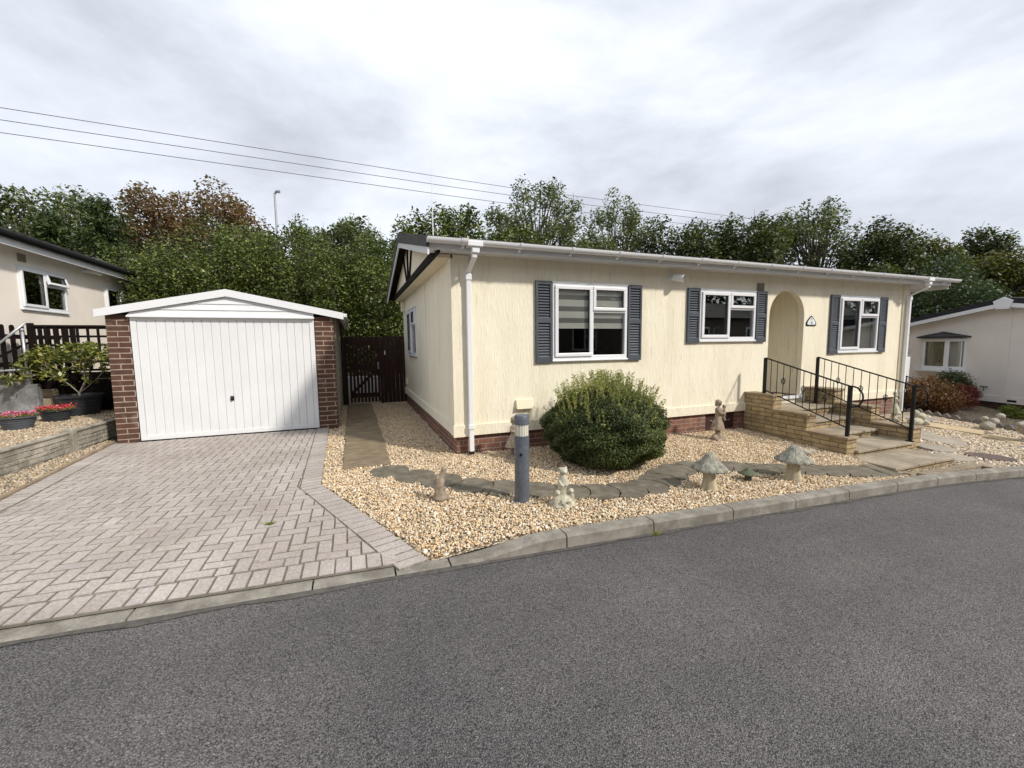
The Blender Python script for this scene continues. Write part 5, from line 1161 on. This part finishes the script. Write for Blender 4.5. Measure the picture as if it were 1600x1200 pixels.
# ------------------------------------------------------------------ left neighbour home
LH = thing('park_home', 'pinkish cream park home with black gutter and open white windows, far left', 'bungalow', (-9, 7, .3))
X = -7.3; mb = MB(); y0, y1 = 3.2, 11.05; zt = 3.56
LW = [(5.40, 6.82, 2.34, 3.18), (8.42, 9.85, 2.34, 3.18)]
wallgrid(mb, sorted({y0, y1, *[a for w_ in LW for a in w_[:2]]}), sorted({.3, zt, 2.34, 3.18}), LW, lambda u, v, w_: (X-w_, u, v), .09)
mb.add([(X, y1, .3), (-12.5, y1, .3), (-12.5, y1, zt), (X, y1, zt)], [(0, 1, 2, 3)]); mb.add([(X, y0, .3), (-12.5, y0, .3), (-12.5, y0, zt), (X, y0, zt)], [(0, 1, 2, 3)])
mb.add([(X, y1, zt), (-12.5, y1, zt), (-9.9, y1, 4.1)], [(0, 1, 2)]); mb.add([(X, y0, zt), (-12.5, y0, zt), (-9.9, y0, 4.1)], [(0, 1, 2)])
mb.build('wall', 'leftwall', LH)
for k, (a, b, c_, d_) in enumerate(LW):
    T = Matrix(((0, -1, 0, X), (1, 0, 0, a), (0, 0, 1, c_+.02), (0, 0, 0, 1))); fr = window(T, b-a, d_-c_-.02, LH, opened=True); fr['label'] = ['white window with its top light open, nearer the viewer', 'white window with its top light open, just above the garage roof'][k]
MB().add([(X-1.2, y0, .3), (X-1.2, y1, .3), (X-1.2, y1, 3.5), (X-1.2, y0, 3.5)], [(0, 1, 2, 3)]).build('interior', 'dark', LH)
mb = MB(); mb.box(-7.01, -6.99, y0-.4, y1+.25, 3.42, 3.58); mb.box(-7.29, -7.0, y0-.4, y1+.2, 3.54, 3.56); mb.build('fascia', 'upvc_shade', LH)
mb = MB(); mb.tube([(-6.94, y0-.4, 3.60), (-6.94, y1+.3, 3.60)], .065, 12); mb.build('gutter', M('matt_black_gutter', (.012, .012, .013), .85, .1, 3, spec=.1), LH, auto=40)
mb = MB(); mb.hexa([(-6.9, y0-.4, 3.62), (-9.9, y0-.4, 4.15), (-9.9, y1+.3, 4.15), (-6.9, y1+.3, 3.62)], [(-6.9, y0-.4, 3.68), (-9.9, y0-.4, 4.21), (-9.9, y1+.3, 4.21), (-6.9, y1+.3, 3.68)])
mb.hexa([(-12.9, y0-.4, 3.62), (-9.9, y0-.4, 4.15), (-9.9, y1+.3, 4.15), (-12.9, y1+.3, 3.62)], [(-12.9, y0-.4, 3.68), (-9.9, y0-.4, 4.21), (-9.9, y1+.3, 4.21), (-12.9, y1+.3, 3.68)]); mb.build('roof', 'roof', LH)
mb = MB(); mb.box(X+.001, X+.02, 5.46, 5.66, 3.27, 3.42); mb.build('vent', 'grille', LH)
mb = MB(); mb.tube([(X+.001, 7.5, 3.42), (X+.03, 7.5, 3.42)], .05, 12); mb.tube([(X+.02, 7.5, 3.42), (X+.16, 7.75, 3.44), (X+.16, 7.95, 3.43)], [.03, .055, .06], 12); mb.build('security_light', 'upvc', LH, auto=40)
mb = MB(); mb.tube([(-7.25, 11.1, .3), (-7.25, 11.1, 3.3), (-7.0, 11.1, 3.55)], .035, 8); mb.build('downpipe', 'black', LH)
for (ax, ay, lb) in ((-8.0, 7.3, 'small rooftop aerial nearer the viewer on the left home'), (-7.9, 9.6, 'small rooftop aerial farther back on the left home')):
    mb = MB(); zb = 3.75; mb.tube([(ax, ay, zb), (ax, ay, zb+.30)], .012, 6); mb.tube([(ax, ay-.4, zb+.28), (ax, ay+.4, zb+.28)], .010, 6)
    for k in range(7): mb.tube([(ax-.12, ay-.36+k*.12, zb+.28), (ax+.12, ay-.36+k*.12, zb+.28)], .006, 5)
    tag(mb.build('tv_aerial', 'galv'), lb, 'aerial')

# ------------------------------------------------------------------ right neighbour home (built in its own frame: s along the gable wall, w outwards)
a = R(16); Pn = Vector((14.03, -.08, 0)); ds = Vector((math.sin(a), math.cos(a), 0)); nn = Vector((-math.cos(a), math.sin(a), 0))
TN = Matrix(((ds.x, -nn.x, 0, Pn.x), (ds.y, -nn.y, 0, Pn.y), (0, 0, 1, 0), (0, 0, 0, 1)))   # local x=s, y=inwards, z
RH = thing('park_home', 'grey pink park home gable with white bargeboard and small bay window, far right', 'bungalow', (15, 1, -.4))
s0, s1, sr = -3.5, 2.9, -.30; zE, zR_ = 1.80, 2.37
mb = MB(TN); mb.prism([(s0, -.05), (s1, -.05), (s1, zE), (sr, zR_), (s0, zE-.0)], 'y', 0, 6)
RWL = mb.build('wall', 'rightwall', RH)
mb = MB(TN); mb.box(s0+.02, s1-.02, .03, 5.9, -.8, -.052); mb.build('plinth', brickmat('neighbour_brick', .225, .075, (.11, .045, .035), (.08, .035, .03), (.10, .08, .07), .008), RH)
mb = MB(TN); mb.box(s0, s1, -.02, -.001, -.06, .10); mb.box(sr-.05, sr+.05, -.012, -.001, .10, 2.31); mb.box(s0, s1, -.010, -.001, 1.885, 1.893); mb.build('wall_trim', 'rightwall', RH)
mb = MB(TN); k_ = (zR_-zE)/(s1-sr); e_ = .35
zz = lambda s_: zR_-abs(s_-sr)*k_
for sa, sb in ((s1+e_, sr), (s0-e_, sr)):
    mb.hexa([(sa, -.22, zz(sa)-.03), (sb, -.22, zz(sb)-.03), (sb, -.19, zz(sb)-.03), (sa, -.19, zz(sa)-.03)], [(sa, -.22, zz(sa)+.07), (sb, -.22, zz(sb)+.07), (sb, -.19, zz(sb)+.07), (sa, -.19, zz(sa)+.07)])
mb.prism([(sr-.20, zR_+.11), (sr, zR_+.20), (sr+.20, zR_+.11), (sr+.13, zR_-.09), (sr-.13, zR_-.09)], 'y', -.25, -.221)
mb.build('bargeboard', 'upvc', RH)
mb = MB(TN)
for sa, sb in ((s1+e_, sr), (s0-e_, sr)):
    mb.hexa([(sa, -.21, zz(sa)+.072), (sb, -.21, zz(sb)+.072), (sb, 6.2, zz(sb)+.072), (sa, 6.2, zz(sa)+.072)], [(sa, -.21, zz(sa)+.20), (sb, -.21, zz(sb)+.20), (sb, 6.2, zz(sb)+.20), (sa, 6.2, zz(sa)+.20)])
mb.build('roof', M('neighbour_roof', (.02, .021, .025), .8, .3, 6, .5, .005, 60), RH)
# bay window with blinds behind both lights
b0, b1, zb0, zb1 = .55, 1.72, .70, 1.57; d_ = .26; c_ = .28
bay = [(b0, 0), (b0+c_, -d_), (b1-c_, -d_), (b1, 0)]
mb = MB(TN)
def wallseg(mb, p, q, z0, z1, t=.02):
    dx_, dy_ = q[0]-p[0], q[1]-p[1]; n_ = math.hypot(dx_, dy_); ox, oy = -dy_/n_*t, dx_/n_*t
    mb.hexa([(p[0], p[1], z0), (q[0], q[1], z0), (q[0]+ox, q[1]+oy, z0), (p[0]+ox, p[1]+oy, z0)], [(p[0], p[1], z1), (q[0], q[1], z1), (q[0]+ox, q[1]+oy, z1), (p[0]+ox, p[1]+oy, z1)])
for p, q in zip(bay, bay[1:]):
    L2 = math.hypot(q[0]-p[0], q[1]-p[1]); l = lambda t: (p[0]+(q[0]-p[0])*t/L2, p[1]+(q[1]-p[1])*t/L2)
    wallseg(mb, p, q, zb0, zb0+.10, .04); wallseg(mb, p, q, zb1-.08, zb1, .04); wallseg(mb, l(0), l(.055), zb0+.10, zb1-.08, .04); wallseg(mb, l(L2-.055), l(L2), zb0+.10, zb1-.08, .04)
mb.prism([(b0-.12, -.02), (b0+c_-.08, -d_-.10), (b1-c_+.08, -d_-.10), (b1+.12, -.02)], 'z', zb0-.05, zb0-.001)
bw_ = mb.build('bay_window', 'upvc', RH)
mb = MB(TN)
for p, q in zip(bay, bay[1:]): wallseg(mb, (p[0]*.98+q[0]*.02, p[1]*.98+q[1]*.02+.02), (p[0]*.02+q[0]*.98, p[1]*.02+q[1]*.98+.02), zb0+.09, zb1-.07, .005)
mb.build('pane', 'glass', bw_)
mb = MB(TN)
for k in range(24): mb.box(b0+c_+.02, b1-c_-.02, -d_+.10, -d_+.125, zb0+.11+k*.029, zb0+.118+k*.029)
for k in (.33, .72): mb.box(b0+c_+.02+(b1-b0-2*c_)*k, b0+c_+.06+(b1-b0-2*c_)*k, -d_+.09, -d_+.099, zb0+.10, zb1-.09)
mb.build('venetian_blind', M('blind_tan', (.40, .35, .22), .7, .1, 4), bw_)
mb = MB(TN); mb.box(b0+.07, b0+.16, -.06, -.05, zb0+.1, zb1-.09); mb.build('side_blind', 'blind', bw_); mb = MB(TN); mb.box(b1-.16, b1-.07, -.06, -.05, zb0+.1, zb1-.09); mb.build('side_blind', 'blind', bw_)
mb = MB(TN); ap = [(b0-.08, 0), (b0+c_-.1, -d_-.12), (b1-c_+.1, -d_-.12), (b1+.08, 0)]; n = len(ap)
mb.add([(x, y, zb1+.02) for x, y in ap]+[(x, y, zb1+.06) for x, y in ap]+[((b0+b1)/2, -.02, zb1+.20)], [(3, 2, 1, 0)]+[(i, i+1, n+i+1, n+i) for i in range(3)]+[(4, 5, 8), (5, 6, 8), (6, 7, 8)]); mb.build('canopy', 'roof', bw_)
mb = MB(TN)
for k in range(6): mb.box(2.06-(k % 2)*.05, 2.9, -.03, -.001, .35+k*.27, .47+k*.27)
mb.build('quoin', 'upvc', RH)
mb = MB(TN); mb.box(-.60, -.42, -.025, -.021, -.02, .03); mb.build('vent', 'black', RH)
mb = MB(TN); mb.box(.0, .16, -.03, -.02, .3, .33); mb.tube([(.08, -.03, .2), (.08, -.03, .33)], .012, 6); mb.build('tap', 'grille', RH)
# small cabinet and rail at the far corner of the cream home
ub = thing('gas_cabinet', 'slim white and black cabinet beside the far right downpipe', 'cabinet', (11.3, .5, -.2)); MB().box(11.55, 11.85, .55, .9, -.3, 1.12).build('body', 'upvc', ub, bevel=.01); MB().box(11.54, 11.548, .60, .85, .3, 1.04).build('door', 'black', ub)
hr = thing('handrail', 'short black handrail with curled end behind the right corner of the cream home', 'handrail', (10.9, .35, -.2))
mb = MB(); mb.tube([(10.75, .6, .78), (11.1, .25, .68), (11.3, .05, .55), (11.33, 0, .42), (11.25, .05, .35)], .013, 8); mb.build('top_rail', 'iron', hr, smooth=True)
for x, y, z in ((10.8, .55, .76), (11.1, .25, .68)): mb = MB(); mb.tube([(x, y, -.25), (x, y, z)], .018, 8); mb.build('post', 'iron', hr)

# ------------------------------------------------------------------ trees
def tree(label, x, y, h, rad, mat, n=9000, size=.16, z0=-.2, cz=None, rz=None, clumps=26, cl=.34, name='tree', trunk='bark', shell=.95, base=None, up_=.5, tr=None, group='trees beyond the homes'):
    """h top height, rad horizontal radius; crown ellipsoid centre cz half height rz"""
    t = thing(name, label, 'tree', (x, y, z0), group); q = np.random.default_rng(abs(hash((round(x, 2), round(y, 2)))) % 9999)
    rz = rz or h*.36; cz = cz or h-rz
    cs = q.normal(size=(clumps, 3)); cs /= np.linalg.norm(cs, axis=1)[:, None]; cs *= (q.uniform(.2, 1, (clumps, 1))**.5)*shell*(1-cl*.45); cs = np.sign(cs)*np.abs(cs)**np.array([.9, .9, .8])
    crad = cl*q.uniform(.6, 1.25, clumps); idx = q.choice(clumps, n, p=crad**2/np.sum(crad**2))
    dd = q.normal(size=(n, 3)); dd /= np.linalg.norm(dd, axis=1)[:, None]; P = cs[idx]+dd*(crad[idx]*q.uniform(.2, 1, n)**.45)[:, None]
    P = P*np.array([rad, rad, rz])+np.array([x, y, cz]); P += q.normal(0, .05, P.shape)
    P = P[P[:, 2] > z0+.2]
    V, F = leaves(P, size, up_, .6, dd[:len(P)]*.5); arrmesh('crown', V-np.array(t.location), F, mat, t)
    mb = MB(); r0 = tr or .05+.018*h; top = Vector((x, y, cz+rz*.2)); b = Vector((x+q.uniform(-.2, .2), y, z0))
    mid = b.lerp(top, .5)+Vector((q.uniform(-.15, .15), q.uniform(-.15, .15), 0)); mb.tube([b, b.lerp(mid, .5), mid, top], [r0, r0*.8, r0*.6, r0*.2], 8)
    for k in range(clumps):
        e_ = Vector(cs[k]*np.array([rad, rad, rz])*.95+np.array([x, y, cz])); s_ = b.lerp(top, q.uniform(.35, .95)); s_ = s_ if s_.z < e_.z else b.lerp(top, .35)
        m_ = s_.lerp(e_, .5)+Vector((0, 0, -.12)); mb.tube([s_, m_, e_], [r0*.28, r0*.18, r0*.06], 5, False)
        for _ in range(2 if clumps < 60 else 1):
            e2 = e_+Vector((q.normal(0, .25)*rad*cl*2, q.normal(0, .25)*rad*cl*2, abs(q.normal(.2, .3))*rz*cl*1.4)); mb.tube([e_.lerp(m_, .3), e_.lerp(e2, .5)+Vector((.03, 0, .02)), e2], [r0*.10, r0*.06, r0*.02], 4, False)
    mb.build('trunk', trunk, t, smooth=True); return t
TR = [
    ('pale green loose crowned tree at the far left edge, above the pinkish home', -12.6, 15.9, 7.9, 2.1, 'leaf_airy', 9000, .17, dict(rz=2.6, clumps=40, cl=.22)),
    ('second pale leafed tree behind the dark conifer at far left', -11.3, 18.5, 7.6, 1.9, 'leaf_airy', 6500, .17, dict(rz=2.4, clumps=34, cl=.22)),
    ('broad rust brown broadleaf tree rising above the left half of the garage roof', -6.95, 15.4, 7.75, 2.55, 'leaf_copper', 26000, .15, dict(rz=2.9, clumps=80, cl=.20, shell=1.0)),
    ('bushy bright green tree just behind the left home gutter end', -6.6, 10.2, 4.55, 1.35, 'leaf_laurel', 20900, .085, dict(rz=2.1, clumps=30, cl=.34)),
    ('bushy green tree behind the left half of the garage roof', -5.2, 9.6, 4.95, 1.5, 'leaf_laurel', 24700, .085, dict(rz=2.2, clumps=32, cl=.34)),
    ('bushy green tree behind the garage ridge', -3.9, 9.5, 5.45, 1.5, 'leaf_laurel', 24700, .085, dict(rz=2.3, clumps=32, cl=.34)),
    ('bushy green tree behind the right half of the garage roof', -2.5, 9.4, 5.3, 1.5, 'leaf_green', 26600, .085, dict(rz=2.4, clumps=32, cl=.34)),
    ('broad green tree above the slatted gate', -1.2, 9.2, 4.9, 1.5, 'leaf_laurel', 28500, .085, dict(rz=2.4, clumps=32, cl=.34)),
    ('green tree overhanging the dark fence beside the cream end wall', -.1, 9.0, 4.5, 1.3, 'leaf_laurel', 22800, .085, dict(rz=2.2, clumps=28, cl=.36)),
    ('taller green tree with loose top between the garage ridge and the cream roof', -2.9, 12.6, 6.5, 1.35, 'leaf_green', 8500, .15, dict(rz=2.2, clumps=34, cl=.25)),
    ('loose topped green tree standing just left of the cream home roof', -1.1, 12.4, 6.45, 1.35, 'leaf_airy', 8500, .15, dict(rz=2.2, clumps=34, cl=.25)),
    ('narrow green tree behind the left roof corner of the cream home', 1.0, 11.2, 6.2, 1.05, 'leaf_green', 7000, .14, dict(rz=2.2, clumps=24, cl=.3)),
    ('green tree directly behind the thin whip aerial', 2.9, 11.9, 7.25, 1.35, 'leaf_laurel', 9000, .15, dict(rz=2.4, clumps=28, cl=.3)),
    ('tall airy tree with sky showing through, centre of the row', 8.2, 15.2, 10.2, 2.5, 'leaf_airy', 11000, .16, dict(rz=3.4, clumps=70, cl=.155)),
    ('airy tree right of the tallest one in the centre', 11.9, 13.3, 9.0, 2.1, 'leaf_airy', 9500, .16, dict(rz=3.2, clumps=60, cl=.17)),
    ('low green tree below the left side of the tall airy tree', 5.0, 10.4, 6.1, 1.35, 'leaf_green', 8500, .14, dict(rz=2.0, clumps=26, cl=.3)),
    ('low green tree between the two airy trees', 7.9, 10.1, 6.0, 1.6, 'leaf_airy', 8500, .14, dict(rz=2.0, clumps=28, cl=.28)),
    ('dark dense tree behind the middle of the gutter', 12.5, 9.0, 6.75, 1.7, 'leaf_dark', 12000, .15, dict(rz=2.3, clumps=28, cl=.33)),
    ('dark dense tree above the arched doorway', 14.4, 7.9, 6.6, 1.5, 'leaf_dark', 11000, .15, dict(rz=2.3, clumps=26, cl=.33)),
    ('airy tree with visible limbs, left of the second tall group', 17.6, 9.0, 7.6, 1.3, 'leaf_airy', 6500, .15, dict(rz=2.5, clumps=44, cl=.19)),
    ('tall airy tree right of the power lines, second tallest', 19.7, 8.2, 8.35, 1.6, 'leaf_airy', 8000, .15, dict(rz=2.9, clumps=55, cl=.18)),
    ('dark dense tree above the right end of the gutter', 20.2, 6.1, 6.55, 1.4, 'leaf_dark', 9500, .15, dict(rz=2.2, clumps=26, cl=.33)),
    ('olive yellow tree right of the gutter end', 22.6, 5.6, 6.2, 1.35, 'leaf_olive', 8000, .15, dict(rz=2.2, clumps=26, cl=.3)),
    ('grey green rounded shrubby tree above the neighbour roof slope', 19.0, 3.3, 4.15, 1.45, 'leaf_willow', 13000, .11, dict(rz=2.1, clumps=26, cl=.36)),
    ('dark tree behind the grey pink home ridge', 25.2, 4.2, 6.35, 1.25, 'leaf_dark', 8000, .15, dict(rz=2.3, clumps=26, cl=.3)),
    ('dark tree at the far right edge', 25.9, 2.4, 6.1, 1.3, 'leaf_dark', 8000, .15, dict(rz=2.3, clumps=26, cl=.3)),
    ('bright green bush like tree behind the right corner of the cream home', 15.9, 3.6, 3.0, 1.0, 'leaf_laurel', 8500, .11, dict(rz=1.5, clumps=24, cl=.34)),
    ('olive green tree under the right end of the tree row', 22.0, 2.6, 4.9, 1.3, 'leaf_olive', 8000, .14, dict(rz=2.0, clumps=22, cl=.34)),
    ('mid green tree behind the neighbour bay canopy', 18.0, 5.2, 4.4, 1.5, 'leaf_green', 9500, .13, dict(rz=2.0, clumps=24, cl=.34)),
]
for lb, x, y, h, rd, mt, n, sz, kw in TR:
    kw = dict(kw); airy = kw['cl'] < .27; kw['clumps'] = int(kw['clumps']*1.35); kw['cl'] *= 1.0
    kw['clumps'] = int(kw['clumps']*(1.1 if airy else 1)); tree(lb, x, y, h*1.02+.1, rd*1.2, mt, int(n*(1.25 if airy else 1.35)), sz*(.86 if airy else .9), **kw)
# conifers
def conifer(label, x, y, h, rad, n=9000):
    t = thing('conifer', label, 'tree', (x, y, -.2), 'trees beyond the homes'); q = np.random.default_rng(int(abs(x)*10))
    nb = 150; mb = MB(); C_ = []; 
    for k in range(nb):
        zt = h*(.12+.86*(k/nb)); r = rad*(1-(k/nb))**.75*q.uniform(.7, 1.1)+.12; a = q.uniform(0, 2*np.pi)
        e_ = np.array([x+r*np.cos(a), y+r*np.sin(a), zt-.12*r+q.uniform(.0, .35)]); s_ = np.array([x, y, zt]); mb.tube([tuple(s_), tuple((s_+e_)/2), tuple(e_)], [.02, .014, .004], 4, False)
        m_ = n//nb; u = q.uniform(.15, 1.05, m_)[:, None]; C_.append(s_+(e_-s_)*u+q.normal(0, 1, (m_, 3))*np.array([.13, .13, .09])*(.6+u))
    C_ = np.concatenate(C_); V, F = leaves(C_, .15, .2, .3, None, .3); arrmesh('crown', V-np.array(t.location), F, 'leaf_conifer', t)
    mb.tube([(x, y, -.2), (x, y, h*.95)], [.16, .02], 8); mb.build('trunk', 'bark', t)
conifer('dark green feathery conifer beside the pinkish home gutter', -8.8, 12.2, 6.35, 1.75, 17000)
conifer('shorter dark conifer at far left behind the pinkish home', -10.6, 13.2, 6.0, 1.8, 15000)
conifer('dark conifer at the left frame edge behind the gutter', -12.2, 13.0, 5.9, 1.8, 13000)
# far wood as one mass
n = 130000; ang = rng.uniform(R(-52), R(72), n); rr_ = rng.uniform(27, 33, n); hz = rng.uniform(-.3, 1, n)
top = np.where(ang > R(52), 5.0, 6.3)+.6*np.sin(ang*9)+.5*np.sin(ang*23+1); P = np.stack([-1.3+rr_*np.sin(ang), -5.6+rr_*np.cos(ang), np.abs(hz)*top], 1)
k = (P[:, 1] > 3) | (P[:, 0] > 24); P = P[k]
V, F = leaves(P, .30, .4, .6); tag(arrmesh('far_wood', V, F, 'leaf_dark'), 'distant band of dark woodland low behind the trees', 'woodland', kind='stuff')

# ------------------------------------------------------------------ power lines, street lamp, whip aerial
for (za, zb, xa, xb, lb) in ((14.87, 14.2, -19, 10.5, 'highest of the three parallel power lines'), (14.22, 13.6, -19, 10.3, 'middle one of the three parallel power lines'), (13.54, 12.93, -19, 10.0, 'lowest of the three parallel power lines')):
    mb = MB(); path = []
    for i in range(41):
        u = i/40; X = -60+u*150; base = za+(zb-za)*(X-xa)/(xb-xa); 
        if X > 10: base = zb+(X-10)*.002
        path.append((X, 27, base))
    mb.tube(path, .019, 5, False); tag(mb.build('power_line', 'wire'), lb+' crossing the sky', 'power line', 'power lines above the trees')
for X in (-60, 90):
    t = thing('utility_pole', 'timber utility pole carrying the power lines at their '+('left' if X < 0 else 'right')+' end, out of frame', 'utility pole', (X, 27, -.3)); mb = MB(); mb.tube([(X, 27, -.3), (X, 27, 16.5)], [.17, .11], 10); mb.build('pole', 'bark', t)
    MB().box(X-.05, X+.05, 26.0, 28.0, 14.0, 14.12).build('crossarm', 'bark', t)
t = thing('street_lamp', 'slim grey street lamp rising above the trees left of centre', 'street lamp', (-5.62, 26, 0)); mb = MB(); mb.tube([(-5.62, 26, -.3), (-5.62, 26, 11.5)], [.10, .06], 8); mb.build('pole', 'steel', t)
mb = MB(); mb.tube([(-5.62, 26, 11.45), (-5.5, 25.95, 11.62), (-5.3, 25.9, 11.6)], [.06, .08, .10], 8); mb.build('lamp_head', 'steel', t)
mb = MB(); mb.tube([(.30, 2.9, 3.66), (.30, 2.9, 4.3), (.31, 2.9, 5.05)], [.012, .008, .004], 6); mb.build('x', 'upvc').name = 'whip_aerial'
tag(bpy.data.objects['whip_aerial'], 'thin white whip aerial standing on the left end of the cream home roof', 'aerial')

# opposite homes, seen only as reflections in the panes
mats['opposite_wall'] = M('opposite_wall', (.16, .14, .11), .8)
for X0, lb in ((-5, 'park home across the road, seen only reflected in the striped blind window'), (15, 'second park home across the road, seen only reflected in the right hand windows')):
    OH = thing('park_home', lb, 'bungalow', (X0+9, -15, -.3), 'park homes across the road')
    MB().box(X0, X0+18, -17, -12.5, -1.2, 2.9).build('wall', 'opposite_wall', OH)
    mb = MB(); mb.prism([(-17.4, 2.9), (-12.1, 2.9), (-14.8, 4.0)], 'x', X0-.4, X0+18.4); mb.build('roof', 'roof', OH)
    for x0 in (X0+1.2, X0+5.5, X0+9.6, X0+13.8):
        mb = MB(); mb.box(x0, x0+1.4, -12.5, -12.45, 1.2, 2.4); f_ = mb.build('window', 'upvc', OH)
        for a0, a1, c0, c1 in ((.08, .64, 1.3, 2.3), (.76, 1.32, 1.3, 1.85), (.76, 1.32, 1.95, 2.3)): mb = MB(); mb.box(x0+a0, x0+a1, -12.45, -12.44, c0, c1); mb.build('pane', 'black', f_)
for k, (x, y) in enumerate(((-9, -20), (-2, -21), (5, -22), (12, -21), (19, -22), (26, -21), (33, -21), (40, -20))): tree('dark tree across the road seen only in window reflections, %s of its row' % ['first', 'second', 'third', 'fourth', 'fifth', 'sixth', 'seventh', 'last'][k], x, y, 10.5, 4.2, 'leaf_dark', 6000, .42, rz=5, clumps=26, cl=.4, group='trees across the road')
# tiny weed tufts
for k, (x, y, lb) in enumerate(((-2.05, -1.62, 'tiny green weed growing between the paving blocks'), (1.13, -2.80, 'tiny green weed at the foot of the kerb by a kerb joint'))):
    P = np.array([x, y, Gs(x, y)+.02 if k == 0 else zr(x)+.012])+rng.normal(0, 1, (60, 3))*np.array([.022, .012, .006]); V, F = leaves(P, .022, .6, .5); tag(arrmesh('weed', V, F, 'leaf_lime'), lb, 'weed')
# grit scattered on the road
P = np.array([(x, y, zr(x)+.003) for x, y in pts]); pebbles('loose_grit', P, .0055, 'pebble', 'few pale stones spilt onto the asphalt along the kerb')
